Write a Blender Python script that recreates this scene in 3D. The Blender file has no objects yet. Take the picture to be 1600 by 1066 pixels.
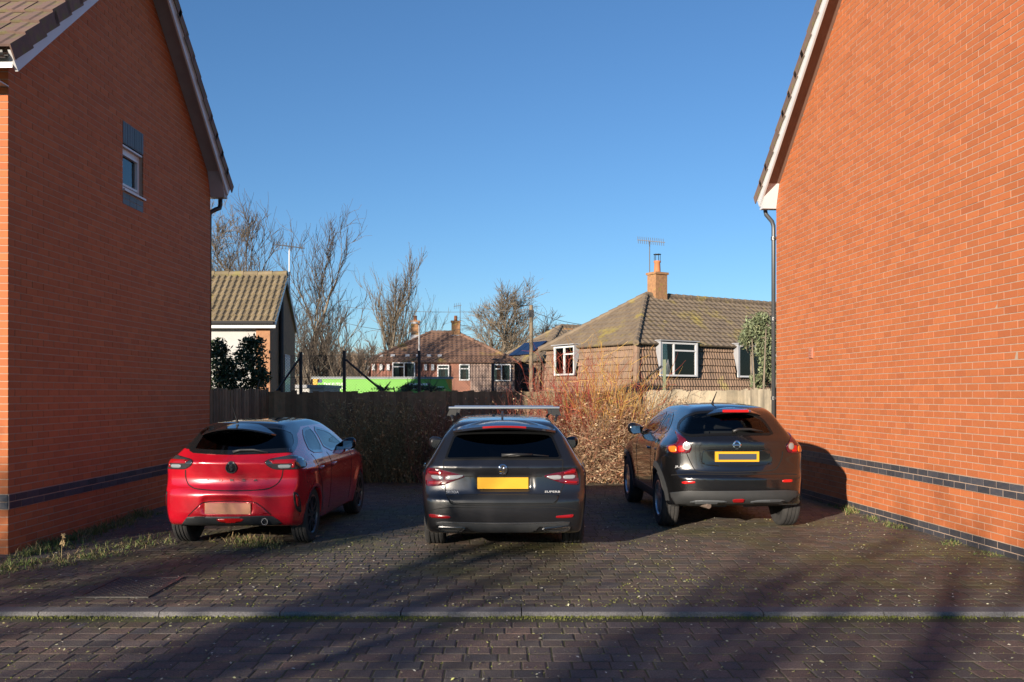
import bpy, bmesh, math, random
import numpy as np
from mathutils import Vector, Matrix
from mathutils.geometry import tessellate_polygon
random.seed(7); rng = np.random.default_rng(7)
SC = bpy.context.scene
COL = SC.collection
R = math.radians

# ------------------------------------------------------------------ camera, sky, sun, exposure
FPX, HOR, CAMH = 1415.0, 616.0, 1.65          # focal length in photo pixels, horizon row, eye height
cam_d = bpy.data.cameras.new('camera'); cam = bpy.data.objects.new('camera', cam_d); COL.objects.link(cam)
cam.location = (0, 0, CAMH); cam.rotation_euler = (R(90), 0, 0)
cam_d.sensor_width = 36; cam_d.lens = FPX/1600*36; cam_d.shift_y = (HOR-533)/1600
cam_d.clip_start = 0.1; cam_d.clip_end = 3000
SC.camera = cam
SUN_AZ, SUN_EL = R(33), R(12.5)               # light travels towards +X+Y, sun low behind the left shoulder
w = bpy.data.worlds.new('World'); SC.world = w; w.use_nodes = True
nt = w.node_tree; nt.nodes.clear()
sky = nt.nodes.new('ShaderNodeTexSky'); sky.sky_type = 'NISHITA'; sky.sun_disc = False
sky.sun_elevation = SUN_EL; sky.sun_rotation = R(180)+SUN_AZ
sky.air_density = 1.0; sky.dust_density = 0.0; sky.ozone_density = 5.3; sky.altitude = 0
bg = nt.nodes.new('ShaderNodeBackground'); bg.inputs['Strength'].default_value = 0.083
out = nt.nodes.new('ShaderNodeOutputWorld')
nt.links.new(sky.outputs[0], bg.inputs[0]); nt.links.new(bg.outputs[0], out.inputs[0])
sd = bpy.data.lights.new('sun', 'SUN'); sd.energy = 5.0; sd.angle = R(0.53); sd.color = (1.0, 0.86, 0.70)
so = bpy.data.objects.new('sun', sd); COL.objects.link(so)
so.rotation_euler = Vector((math.sin(SUN_AZ)*math.cos(SUN_EL), math.cos(SUN_AZ)*math.cos(SUN_EL), -math.sin(SUN_EL))).to_track_quat('-Z', 'Y').to_euler()
so.location = (-6, -8, 9)
vs = SC.view_settings; vs.view_transform = 'Standard'; vs.look = 'None'; vs.exposure = 0.9; vs.gamma = 1.0; vs.use_curve_mapping = False
try:
    SC.cycles.use_denoising = True; SC.cycles.max_bounces = 6; SC.cycles.transparent_max_bounces = 12
except Exception: pass

def at(px, py, Y):                             # photo pixel -> point at depth Y
    return Vector(((px-800)/FPX*Y, Y, CAMH+(HOR-py)/FPX*Y))
def proj(p):
    return 800+p[0]/p[1]*FPX, HOR-(p[2]-CAMH)/p[1]*FPX

# ------------------------------------------------------------------ materials
MATS = {}
def lin(c):
    return tuple(((v/255)/12.92 if v/255 <= .04045 else (((v/255)+.055)/1.055)**2.4) for v in c)
def M(name, col, rough=.6, metal=0.0, var=0.0, col2=None, nscale=6.0, namt=.5, bump=None, coat=0.0, spec=.5,
      alpha=None, rndcol=None, ndetail=4, third=None, emit=None, translucent=0):
    """one procedural material; var = value spread per piece, col2 = noise blend, rndcol = list of colours picked per piece, third = (colour, scale, lo, hi) blotches"""
    if name in MATS: return MATS[name]
    m = bpy.data.materials.new(name); m.use_nodes = True; MATS[name] = m
    t = m.node_tree; N = t.nodes; L = t.links
    b = N['Principled BSDF']
    b.inputs['Roughness'].default_value = rough; b.inputs['Metallic'].default_value = metal
    b.inputs['Specular IOR Level'].default_value = spec
    if coat: b.inputs['Coat Weight'].default_value = coat; b.inputs['Coat Roughness'].default_value = .03
    geo = N.new('ShaderNodeTexCoord'); cosrc = geo.outputs['Object']
    def rgb(c):
        n = N.new('ShaderNodeRGB'); n.outputs[0].default_value = (*c, 1); return n.outputs[0]
    cur = rgb(col)
    rnd = None
    if var or rndcol:
        g = N.new('ShaderNodeNewGeometry'); oi = N.new('ShaderNodeObjectInfo')
        a = N.new('ShaderNodeMath'); a.operation = 'ADD'; L.new(g.outputs['Random Per Island'], a.inputs[0]); L.new(oi.outputs['Random'], a.inputs[1])
        f = N.new('ShaderNodeMath'); f.operation = 'FRACT'; L.new(a.outputs[0], f.inputs[0]); rnd = f.outputs[0]
    if rndcol:
        cr = N.new('ShaderNodeValToRGB'); cr.color_ramp.interpolation = 'LINEAR'
        e = cr.color_ramp.elements
        while len(e) < len(rndcol): e.new(.5)
        for i, c in enumerate(rndcol): e[i].position = i/(len(rndcol)-1); e[i].color = (*c, 1)
        f2 = N.new('ShaderNodeMath'); f2.operation = 'MULTIPLY'; f2.inputs[1].default_value = 7.31; L.new(rnd, f2.inputs[0])
        f3 = N.new('ShaderNodeMath'); f3.operation = 'FRACT'; L.new(f2.outputs[0], f3.inputs[0])
        L.new(f3.outputs[0], cr.inputs[0]); cur = cr.outputs[0]
    if col2 is not None:
        ns = N.new('ShaderNodeTexNoise'); ns.inputs['Scale'].default_value = nscale; ns.inputs['Detail'].default_value = ndetail
        L.new(cosrc, ns.inputs['Vector'])
        r = N.new('ShaderNodeMapRange'); r.inputs[1].default_value = .35; r.inputs[2].default_value = .68; r.inputs[4].default_value = namt*1.0
        L.new(ns.outputs[0], r.inputs[0])
        mx = N.new('ShaderNodeMixRGB'); L.new(r.outputs[0], mx.inputs[0]); L.new(cur, mx.inputs[1]); L.new(rgb(col2), mx.inputs[2]); cur = mx.outputs[0]
    if third is not None:
        c3, s3, lo, hi = third
        ns = N.new('ShaderNodeTexNoise'); ns.inputs['Scale'].default_value = s3; ns.inputs['Detail'].default_value = 6; ns.inputs['Roughness'].default_value = .65
        L.new(cosrc, ns.inputs['Vector'])
        r = N.new('ShaderNodeMapRange'); r.inputs[1].default_value = lo; r.inputs[2].default_value = hi; L.new(ns.outputs[0], r.inputs[0])
        mx = N.new('ShaderNodeMixRGB'); L.new(r.outputs[0], mx.inputs[0]); L.new(cur, mx.inputs[1]); L.new(rgb(c3), mx.inputs[2]); cur = mx.outputs[0]
    if var:
        r = N.new('ShaderNodeMapRange'); r.inputs[3].default_value = 1-var; r.inputs[4].default_value = 1+var; L.new(rnd, r.inputs[0])
        h = N.new('ShaderNodeHueSaturation'); L.new(r.outputs[0], h.inputs['Value']); L.new(cur, h.inputs['Color']); cur = h.outputs[0]
    L.new(cur, b.inputs['Base Color'])
    if bump:
        ns = N.new('ShaderNodeTexNoise'); ns.inputs['Scale'].default_value = bump[0]; ns.inputs['Detail'].default_value = 5; L.new(cosrc, ns.inputs['Vector'])
        bp = N.new('ShaderNodeBump'); bp.inputs['Strength'].default_value = bump[1]; bp.inputs['Distance'].default_value = bump[2] if len(bump) > 2 else .01
        L.new(ns.outputs[0], bp.inputs['Height']); L.new(bp.outputs[0], b.inputs['Normal'])
    if emit: b.inputs['Emission Color'].default_value = (*emit, 1); b.inputs['Emission Strength'].default_value = 1
    return m
def GLASS(name, tint, refl=.06, fres=True, rough=0.0):
    if name in MATS: return MATS[name]
    m = bpy.data.materials.new(name); m.use_nodes = True; MATS[name] = m
    t = m.node_tree; N = t.nodes; L = t.links; N.clear()
    o = N.new('ShaderNodeOutputMaterial'); tr = N.new('ShaderNodeBsdfTransparent'); tr.inputs[0].default_value = (*tint, 1)
    gl = N.new('ShaderNodeBsdfGlossy'); gl.inputs['Roughness'].default_value = rough; gl.inputs[0].default_value = (1, 1, 1, 1)
    fr = N.new('ShaderNodeFresnel'); fr.inputs[0].default_value = 1.5
    mx = N.new('ShaderNodeMixShader'); L.new(fr.outputs[0], mx.inputs[0]); L.new(tr.outputs[0], mx.inputs[1]); L.new(gl.outputs[0], mx.inputs[2])
    L.new(mx.outputs[0], o.inputs[0]); return m

# ------------------------------------------------------------------ mesh helpers
OFF = {}                                       # world offset of every parent
class MB:
    def __init__(s): s.v = []; s.f = []; s.smooth = False
    def add(s, vs, fs):
        k = len(s.v); s.v += [tuple(p) for p in vs]; s.f += [tuple(i+k for i in f) for f in fs]; return s
    def box(s, a, b):
        x0, y0, z0 = a; x1, y1, z1 = b
        return s.add([(x0,y0,z0),(x1,y0,z0),(x1,y1,z0),(x0,y1,z0),(x0,y0,z1),(x1,y0,z1),(x1,y1,z1),(x0,y1,z1)],
                     [(3,2,1,0),(4,5,6,7),(0,1,5,4),(1,2,6,5),(2,3,7,6),(3,0,4,7)])
    def fbox(s, F, a, b):                      # box in a frame function F(u,v,w)->point
        m = MB().box(a, b); return s.add([F(*p) for p in m.v], m.f)
    def prism(s, F, poly, w0, w1):             # polygon (u,v) between w0 and w1 of a frame
        n = len(poly); vs = [F(u, v, w0) for u, v in poly]+[F(u, v, w1) for u, v in poly]
        fs = [tuple(range(n-1, -1, -1)), tuple(range(n, 2*n))]+[(i, (i+1) % n, n+(i+1) % n, n+i) for i in range(n)]
        return s.add(vs, fs)
    def tube(s, path, rad, n=6, cap=True):
        path = [Vector(p) for p in path]; m = len(path)
        if not hasattr(rad, '__len__'): rad = [rad]*m
        vs = []; ref = None
        for i, p in enumerate(path):
            d = (path[min(i+1, m-1)]-path[max(i-1, 0)])
            if d.length < 1e-9: d = Vector((0,0,1))
            d.normalize()
            if ref is None: ref = Vector((1,0,0)) if abs(d.x) < .8 else Vector((0,1,0))
            a = (ref-d*ref.dot(d))
            if a.length < 1e-6: a = d.orthogonal()
            a.normalize(); ref = a; b = d.cross(a)
            for k in range(n):
                t = 2*math.pi*k/n; vs.append(p+a*(math.cos(t)*rad[i])+b*(math.sin(t)*rad[i]))
        fs = [(i*n+k, i*n+(k+1) % n, (i+1)*n+(k+1) % n, (i+1)*n+k) for i in range(m-1) for k in range(n)]
        if cap: fs += [tuple(range(n-1, -1, -1)), tuple(range((m-1)*n, m*n))]
        return s.add(vs, fs)
    def lathe(s, F, prof, n=32, close=False):  # profile (r, h) about the w axis of frame F(u,v,w)
        vs = [F(r*math.cos(2*math.pi*k/n), r*math.sin(2*math.pi*k/n), h) for r, h in prof for k in range(n)]
        m = len(prof); fs = [(i*n+k, i*n+(k+1) % n, (i+1)*n+(k+1) % n, (i+1)*n+k) for i in range(m-1) for k in range(n)]
        if close: fs += [((m-1)*n+k, (m-1)*n+(k+1) % n, (k+1) % n, k) for k in range(n)]
        else: fs += [tuple(range(n-1, -1, -1)), tuple(range((m-1)*n, m*n))]
        return s.add(vs, fs)
    def mesh(s, name, mat, off=Vector((0,0,0)), smooth=False):
        me = bpy.data.meshes.new(name); v = np.array(s.v, dtype=float).reshape(-1, 3)-np.array(off)
        me.from_pydata(v.tolist(), [], s.f); 
        if mat: me.materials.append(mat)
        if smooth: me.polygons.foreach_set('use_smooth', [True]*len(me.polygons))
        me.update(); return me
    def build(s, name, mat, parent=None, smooth=False, fix=False):
        off = OFF.get(parent.name if parent else None, Vector((0,0,0)))
        me = s.mesh(name, mat, off, smooth)
        if fix:
            bm = bmesh.new(); bm.from_mesh(me); bmesh.ops.recalc_face_normals(bm, faces=bm.faces); bm.to_mesh(me); bm.free()
        o = bpy.data.objects.new(name, me); COL.objects.link(o); o.parent = parent
        if parent: OFF[o.name] = off
        return o
def tag(o, label=None, cat=None, group=None, kind=None):
    if label: o['label'] = label
    if cat: o['category'] = cat
    if group: o['group'] = group
    if kind: o['kind'] = kind
    return o
def thing(name, label, cat, loc, group=None, rz=0, scale=1):
    o = bpy.data.objects.new(name, None); COL.objects.link(o); o.location = loc; o.rotation_euler = (0, 0, rz); o.scale = (scale,)*3
    o.empty_display_size = .2
    OFF[o.name] = Vector(loc) if rz == 0 and scale == 1 else Vector((0,0,0))
    return tag(o, label, cat, group)
def piece(name, me, mat4, parent):             # a repeat that shares its mesh
    o = bpy.data.objects.new(name, me); COL.objects.link(o); o.parent = parent
    off = OFF.get(parent.name, Vector((0,0,0))); m = mat4.copy(); m.translation = m.translation-off
    o.matrix_basis = m; return o
def frame(o, u, v, w_):
    o, u, v, w_ = Vector(o), Vector(u), Vector(v), Vector(w_)
    return lambda a, b, c: o+u*a+v*b+w_*c
def clip_half(poly, a, b, c):                  # keep a*u+b*v<=c
    out = []
    for i in range(len(poly)):
        p, q = poly[i], poly[(i+1) % len(poly)]
        dp, dq = a*p[0]+b*p[1]-c, a*q[0]+b*q[1]-c
        if dp <= 0: out.append(p)
        if dp*dq < 0:
            t = dp/(dp-dq); out.append((p[0]+(q[0]-p[0])*t, p[1]+(q[1]-p[1])*t))
    return out
def clip_convex(poly, conv):                   # conv counter-clockwise
    for i in range(len(conv)):
        (x0, y0), (x1, y1) = conv[i], conv[(i+1) % len(conv)]
        poly = clip_half(poly, y1-y0, -(x1-x0), (y1-y0)*x0-(x1-x0)*y0)
        if len(poly) < 3: return []
    return poly
def area2(p):
    return sum(p[i][0]*p[(i+1) % len(p)][1]-p[(i+1) % len(p)][0]*p[i][1] for i in range(len(p)))/2
def text_mesh(body, size, depth=.002, font_bold=0.0, spacing=1.0):
    c = bpy.data.curves.new('t', 'FONT'); c.body = body; c.size = size; c.extrude = depth; c.offset = font_bold; c.resolution_u = 2
    c.align_x = 'CENTER'; c.align_y = 'CENTER'; c.space_character = spacing
    o = bpy.data.objects.new('t', c); COL.objects.link(o); bpy.context.view_layer.update()
    dg = bpy.context.evaluated_depsgraph_get(); me = bpy.data.meshes.new_from_object(o.evaluated_get(dg))
    bpy.data.objects.remove(o); bpy.data.curves.remove(c)
    v = [tuple(p.co) for p in me.vertices]; f = [tuple(p.vertices) for p in me.polygons]; bpy.data.meshes.remove(me)
    return v, f
# ------------------------------------------------------------------ shared materials
m_brick = M('red_brick', (.40,.115,.05), .85, var=.09, rndcol=[(.43,.130,.040),(.415,.122,.037),(.445,.138,.044),(.425,.127,.040),(.395,.114,.037)], col2=(.38,.10,.045), nscale=14, namt=.3, bump=(60,.35,.004), third=((.40,.20,.13), 1.7, .66, .95))
m_blue = M('blue_engineering_brick', (.045,.05,.065), .5, var=.25, col2=(.08,.07,.07), nscale=18, namt=.6, bump=(50,.3,.003))
m_mortar = M('mortar', (.42,.31,.235), .95, col2=(.31,.24,.185), nscale=9, namt=.7, bump=(80,.4,.004))
m_white = M('white_upvc', (.60,.61,.62), .35, col2=(.48,.49,.50), nscale=2.5, namt=.4)
m_soffit = M('brown_soffit', (.20,.13,.10), .6, col2=(.15,.10,.08), nscale=5)
m_greysoffit = M('grey_soffit', (.36,.35,.36), .6, col2=(.28,.27,.27), nscale=5)
m_tile = M('brown_concrete_tile', (.17,.105,.085), .85, var=.2, col2=(.11,.08,.07), nscale=12, namt=.6, bump=(45,.5,.005), third=((.15,.15,.04), 4.0, .50, .70))
m_black = M('black_plastic', (.018,.019,.021), .38, col2=(.03,.03,.032), nscale=8)
m_greypipe = M('dark_grey_pipe', (.045,.05,.055), .35, col2=(.07,.07,.075), nscale=3)
m_pane = GLASS('window_pane', (.55,.62,.62))
m_pane_dark = M('window_dark_room', (.02,.025,.03), .08, spec=.9)
m_soil = M('mossy_joint_soil', (.045,.04,.026), .98, col2=(.075,.085,.02), nscale=2.2, namt=.9, bump=(120,.6,.006), third=((.11,.10,.06), 16, .55, .75))
PAV = [(.135,.112,.094),(.170,.118,.094),(.108,.102,.102),(.150,.120,.098),(.195,.128,.102),(.118,.108,.102)]
m_paver = M('tumbled_block', PAV[0], .8, var=.22, rndcol=PAV, col2=(.06,.055,.05), nscale=90, namt=.75, bump=(130,.8,.006), third=((.085,.09,.03), 1.1, .53, .8), spec=.35)
m_paver2 = M('damp_mossy_block', PAV[0], .72, var=.2, rndcol=[tuple(v*.88 for v in c) for c in PAV], col2=(.07,.066,.045), nscale=80, namt=.8, bump=(130,.8,.006), third=((.115,.115,.04), .8, .47, .72), spec=.4)
m_kerb = M('kerb_concrete', (.155,.15,.15), .9, col2=(.07,.068,.066), nscale=90, namt=.8, bump=(120,.6,.004))
m_moss = M('moss', (.10,.12,.02), .95, var=.45, col2=(.20,.18,.06), nscale=20)
m_grass = M('weed_green', (.075,.12,.022), .7, var=.4, rndcol=[(.06,.11,.02),(.10,.14,.03),(.17,.16,.06),(.05,.09,.02)])
m_dry = M('dry_stem', (.30,.22,.11), .8, var=.3)
m_litter = M('leaf_litter', (.38,.34,.24), .8, var=.4, rndcol=[(.42,.40,.33),(.30,.30,.10),(.5,.47,.40),(.22,.17,.09),(.34,.36,.12)])

# ------------------------------------------------------------------ ground
def ground_z(x, y):
    t = min(max((y-18.4)/5.5, 0), 1); t = t*t*(3-2*t)
    h = 0
    if y > 75: h = 5.5*min((y-75)/160, 1)
    return -.075-1.45*t+h
g = MB(); xs = [-900,-300,-120,-60,-30,-15,-9,-6,-3,0,3,6,9,15,30,60,120,300,900]
ys = [-300,-100,-50,-25,-10,0,6,12,18,18.5,19.5,20.5,21.5,22.5,23.5,24.5,30,45,60,75,100,130,170,235,400,1500]
for y in ys:
    for x in xs: g.v.append((x, y, ground_z(x, y)))
n = len(xs)
g.f = [(j*n+i, j*n+i+1, (j+1)*n+i+1, (j+1)*n+i) for j in range(len(ys)-1) for i in range(n-1)]
m_ground = M('rough_ground', (.07,.065,.035), .95, col2=(.06,.085,.025), nscale=.6, namt=.9, bump=(8,.6,.05))
tag(g.build('ground', m_ground), 'rough grassy earth running out beyond the parking area', None, None, 'structure')

# paving beds (soil and moss between the blocks)
KY0, KY1 = 6.83, 7.00
bed = MB().box((-9,-14,-.07), (9,KY0-.002,-.0305)); road = tag(bed.build('road_paving', m_soil), 'reddish brown tumbled block paving in front of the kerb', None, None, 'structure')
bed = MB().box((-5.6,KY1+.002,-.07), (5.9,18.2,-.0003)); park = tag(bed.build('car_park_paving', m_soil), 'dark mossy block paving of the parking bays', None, None, 'structure')

def block_mesh(wd, dp, h, name, mat):
    c = .009; e = .0035; a, b = wd/2, dp/2
    vs = [(-a,-b,0),(a,-b,0),(a,b,0),(-a,b,0),(-a,-b,h-e),(a,-b,h-e),(a,b,h-e),(-a,b,h-e),(-a+c,-b+c,h),(a-c,-b+c,h),(a-c,b-c,h),(-a+c,b-c,h)]
    fs = [(8,9,10,11)]+[(i,(i+1)%4,4+(i+1)%4,4+i) for i in range(4)]+[(4+i,4+(i+1)%4,8+(i+1)%4,8+i) for i in range(4)]
    m = MB().add(vs, fs); return m
WID = [.118,.158,.198,.238]
def pave(parent, y0, y1, x0f, x1f, zb, mat, limit, WID, dp):
    items = []
    y = y0; row = 0
    while y < y1:
        pitch = dp+.006; x = x0f(y)-random.random()*.15
        while x < x1f(y):
            k = random.choice((0,1,1,2,2,2,3)); wd = WID[k]
            items.append((x+wd/2, y+pitch/2+random.uniform(-.002,.002), k)); x += wd+.007
        y += pitch; row += 1
    def size(it):
        px, py = proj((it[0], max(it[1], .5), 0)); return (it[1] if -20 < px < 1620 and py < 1075 and it[1] > 3 else 1e6+abs(it[1]))
    items.sort(key=size)
    meshes = [block_mesh(w_, dp, .05, 'paver', mat).mesh('paver', mat) for w_ in WID]
    rest = MB()
    for i, (x, y, k) in enumerate(items):
        mt = Matrix.Translation((x, y, zb+random.gauss(0,.0009))) @ Matrix.Rotation(random.gauss(0,.007),4,'Z') @ Matrix.Rotation(random.gauss(0,.005),4,'X') @ Matrix.Rotation(random.gauss(0,.005),4,'Y')
        if i < limit and size((x, y, k)) < 1e5: piece('paver', meshes[k], mt, parent)
        else:
            b_ = block_mesh(WID[k], dp, .05, '', None); rest.add([mt @ Vector(v) for v in b_.v], b_.f)
    o = rest.build('paver_field', mat, parent); o['kind'] = 'stuff'
pave(road, .6, KY0-.17, lambda y: -4.9, lambda y: 4.9, -.077, m_paver, 300, [.112,.148,.182,.216], .158)
pave(park, KY1+.004, 17.9, lambda y: -5.5, lambda y: 5.6-.06*max(y-7, 0), -.047, m_paver2, 300, [.10,.13,.16,.19], .128)
# kerb of flush concrete stones
ke = thing('kerb', 'pale grey flush concrete kerb line across the paving with moss at its foot', 'kerb', (0, (KY0+KY1)/2, -.05))
x = -5.4; i = 0
while x < 5.6:
    L = .912; c = .012
    mb = MB().prism(lambda u, v, w_: Vector((w_, u, v)), [(KY0,-.07),(KY1,-.07),(KY1,.006),(KY0+c,.006),(KY0,-.008)], x+.004, x+L-.004)
    mb.build('kerb_stone', m_kerb, ke, fix=True); x += L
# moss along the kerb foot
mo = MB()
for i in range(5200):
    x = random.uniform(-4.4, 4.4)
    if math.sin(x*3.1)+math.sin(x*7.7+1)+random.gauss(0,.9) < -.5: continue
    y = KY0-.004-abs(random.gauss(0,.035)); r = random.uniform(.007,.02); h = random.uniform(.004,.018)
    a = random.random()*6
    mo.add([(x+r*math.cos(a+k*2.09), y+r*math.sin(a+k*2.09)*.8, -.048) for k in range(3)]+[(x, y, -.03+h)], [(0,1,3),(1,2,3),(2,0,3)])
tag(mo.build('moss', m_moss), 'green moss growing along the foot of the kerb', 'moss', None, 'stuff')

# ------------------------------------------------------------------ brick houses either side
CP, BL = .0775, .225                           # course and brick pitch
def brick_house(name, label, P0, d, n, D, zbase, ze, pitch, band, openings, side):
    """P0 near corner, d into the depth, n outward normal of the gable facing the yard"""
    d = Vector((*d, 0)).normalized(); n = Vector((*n, 0)).normalized(); up = Vector((0,0,1))
    P0 = Vector((*P0, 0)); F = frame(P0, d, up, n)         # F(s, z, t)
    H = thing(name, label, 'house', (P0.x, P0.y, zbase))
    zr = ze+D/2*math.tan(pitch)
    gable = [(0,zbase),(D,zbase),(D,ze),(D/2,zr),(0,ze)]
    # core: walls behind the bricks with a real opening
    core = MB()
    if openings:
        s0, s1, z0, z1 = openings[0]
        for poly in ([(0,zbase),(s0,zbase),(s0,ze+s0*math.tan(pitch)),(0,ze)], [(s1,zbase),(D,zbase),(D,ze),(D/2,zr),(s1,ze+s1*math.tan(pitch))] if s1 < D/2 else None,
                     [(s0,zbase),(s1,zbase),(s1,z0),(s0,z0)], [(s0,z1),(s1,z1),(s1,ze+min(s1,D-s1)*math.tan(pitch)),(s0,ze+min(s0,D-s0)*math.tan(pitch))]):
            if poly: core.prism(F, poly, -.30, -.0035)
        if s1 >= D/2: core.prism(F, [(s1,zbase),(D,zbase),(D,ze),(s1,ze+(D-s1)*math.tan(pitch))], -.30, -.0035)
    else: core.prism(F, gable, -.30, -.0035)
    core.build('wall_core', m_mortar, H, fix=True)
    # the other walls
    sh = MB(); Wd = 7.0
    sh.fbox(F, (.012,zbase,-Wd), (.30,ze,-.301)); sh.fbox(F, (D-.30,zbase,-Wd), (D-.001,ze,-.301)); sh.prism(F, gable, -Wd-.3, -Wd-.001)
    sh.build('side_wall', m_mortar, H, fix=True)
    # bricks of the gable
    bricks = []; nc = int((zr-zbase)/CP)+1
    for c in range(nc):
        z0 = zbase+c*CP+.005; z1 = z0+CP-.010
        blue = band(c); pr = .012 if blue == 2 else 0.0
        s = -(BL/2 if c % 2 else 0)
        while s < D:
            a, b = max(s+.005, 0), min(s+BL-.005, D); s += BL
            if b-a < .03: continue
            rects = [(a, b, z0, z1)]
            for (s0, s1, q0, q1, *_r) in openings:
                nr = []
                for (a_, b_, y0, y1) in rects:
                    if b_ <= s0 or a_ >= s1 or y1 <= q0+.01 or y0 >= q1-.01: nr.append((a_,b_,y0,y1)); continue
                    if a_ < s0-.02: nr.append((a_, s0, y0, y1))
                    if b_ > s1+.02: nr.append((s1, b_, y0, y1))
                rects = nr
            for (a_, b_, y0, y1) in rects:
                poly = clip_convex([(a_,y0),(b_,y0),(b_,y1),(a_,y1)], gable)
                if len(poly) < 3 or abs(area2(poly)) < .0008: continue
                full = len(poly) == 4 and abs(b_-a_-(BL-.01)) < 1e-4 and abs(abs(area2(poly))-(BL-.01)*(CP-.01)) < 1e-5
                bricks.append((poly, pr, blue, full))
    def key(bk):
        u = sum(p[0] for p in bk[0])/len(bk[0]); v = sum(p[1] for p in bk[0])/len(bk[0]); p = F(u, v, 0)
        px, py = proj(p); inside = 0 < px < 1600 and 0 < py < 900
        return -(1/p.y**3) if inside and bk[3] else p.y
    bricks.sort(key=key)
    meF = {}
    for nm, mt in (('brick', m_brick), ('blue_brick', m_blue)):
        meF[nm] = MB().box((-(BL-.01)/2, -(CP-.01)/2, -.05), ((BL-.01)/2, (CP-.01)/2, 0)).mesh(nm, mt)
    rot = Matrix(((d.x, up.x, n.x, 0), (d.y, up.y, n.y, 0), (d.z, up.z, n.z, 0), (0,0,0,1)))
    if rot.determinant() < 0:                  # left handed frame: flip the brick lengthwise
        rot = Matrix(((-d.x, up.x, n.x, 0), (-d.y, up.y, n.y, 0), (-d.z, up.z, n.z, 0), (0,0,0,1)))
    rest = {0: MB(), 1: MB()}; k = 0
    for bk in bricks:
        poly, pr, blue, full = bk; t = pr+max(min(random.gauss(0,.0009),.002),-.002)
        if full and k < 300 and key(bk) < 0:
            u = sum(p[0] for p in poly)/4; v = sum(p[1] for p in poly)/4
            nm = 'blue_brick' if blue else 'brick'
            mt = Matrix.Translation(F(u, v, t)) @ rot @ Matrix.Rotation(random.gauss(0,.006),4,'Y') @ Matrix.Rotation(random.gauss(0,.008),4,'X')
            piece(nm, meF[nm], mt, H); k += 1
        else: rest[1 if blue else 0].prism(F, poly, -.02, t)
    o = rest[0].build('brickwork', m_brick, H, fix=False); o['kind'] = 'stuff'
    if rest[1].v: o = rest[1].build('blue_brickwork', m_blue, H); o['kind'] = 'stuff'
    MB().fbox(F, (-.009,zbase+8*CP,-.0033), (D,zbase+10*CP,.0085)).build('band_mortar', m_mortar, H, fix=True)
    # front wall return (a strip of it shows)
    fr = MB(); fb = MB()
    for c in range(int((ze-zbase)/CP)):
        z0 = zbase+c*CP+.005; z1 = z0+CP-.010; t = -(BL/2-.055 if c % 2 else 0)
        t = -.003
        first = True
        while t > -3.2:
            L = (.1025 if c % 2 else .215) if first else .215; first = False
            (fb if band(c) else fr).fbox(F, (-.006-(.012 if band(c)==2 else 0),z0,t-L), (.011,z1,t)); t -= L+.010
    o = fr.build('front_brickwork', m_brick, H, fix=True); o['kind'] = 'stuff'
    if fb.v: o = fb.build('front_blue_brickwork', m_blue, H, fix=True); o['kind'] = 'stuff'
    # roof: slab, soffit, bargeboards, verge tiles
    ov = .27; tp = math.tan(pitch); cs, sn = math.cos(pitch), math.sin(pitch)
    def slope_frame(near, eo):                     # (along slope up from eave, normal to slope, t)
        if near: o, a, b = F(-eo, ze-eo*tp, 0), d*cs+up*sn, -d*sn+up*cs
        else:    o, a, b = F(D+eo, ze-eo*tp, 0), -d*cs+up*sn, d*sn+up*cs
        return frame(o, a, b, n)
    for near in (True, False):
        eo = .36 if near else .15; SL = (D/2+eo)/cs; G = slope_frame(near, eo)
        mb = MB().fbox(G, (0,.05,-Wd-.3), (SL+.03,.12,ov-.01)); mb.build('roof_slab', m_tile, H, fix=True)
        mb = MB().fbox(G, (.02,-.01,.002), (SL,.012,ov-.03)); mb.build('verge_soffit', m_soffit if side == 'right' else m_greysoffit, H, fix=True)
        mb = MB().fbox(G, (-.03,-.12,ov-.028), (SL+(.09 if near else .085),.095,ov)); mb.build('bargeboard', m_white, H, fix=True)
        mb = MB().fbox(G, (0,-.015,ov+.0), (SL,.02,ov+.018)); mb.build('barge_trim', m_white, H, fix=True)
        # eave box closing the foot of the verge, fascia and gutter
        if near: Fe = lambda s, z, t: F(-s, z, t)
        else: Fe = lambda s, z, t: F(D+s, z, t)
        z0 = ze-eo*tp-.16
        mb = MB().prism(Fe, [(-.16,ze+.13),(-.001,z0),(eo,z0),(eo,ze-eo*tp+.02)], .004, ov-.03)
        (mb.build('box_end', m_white if side == 'right' else m_greysoffit, H, fix=True) if not (near and side == 'left') else None)
        mb = MB().fbox(Fe, (eo-.022,z0+(.07 if near and side == 'left' else 0),-Wd), (eo-.002,z0+.22,ov-.03 if near and side == 'left' else .003)); mb.build('fascia', m_white, H, fix=True)
        mb = MB().fbox(Fe, (.0,z0,-Wd), (eo-.024,z0+.012,.003)); mb.build('eaves_soffit', m_white, H, fix=True)
        gp = [(eo+.06+.058*math.cos(a), z0+.20+.058*math.sin(a)) for a in [math.pi+math.pi*i/8 for i in range(9)]]+[(eo+.06+.05*math.cos(a), z0+.20+.05*math.sin(a)) for a in [2*math.pi-math.pi*i/8 for i in range(9)]]
        mb = MB().prism(Fe, gp, -Wd, ov-.06); mb.build('gutter', m_black if side == 'left' else m_greypipe, H, fix=True)
        # tiles: verge column and the few columns that show
        tw, tl, gauge = .30, .42, .345
        tp_ = MB()
        prof = [(-.15,.0),(-.15,.022),(-.06,.022),(-.04,.034),(.02,.034),(.04,.022),(.13,.022),(.15,.030),(.15,0)]
        tp_.prism(lambda u, v, w_: Vector((w_, v, u)), prof, 0, tl)
        tme = tp_.mesh('roof_tile', m_tile)
        vp = [(-.15,.0),(-.15,.022),(-.06,.022),(-.04,.034),(.04,.034),(.06,.024),(.15,.024),(.15,-.13),(.135,-.13),(.135,0)]
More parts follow.
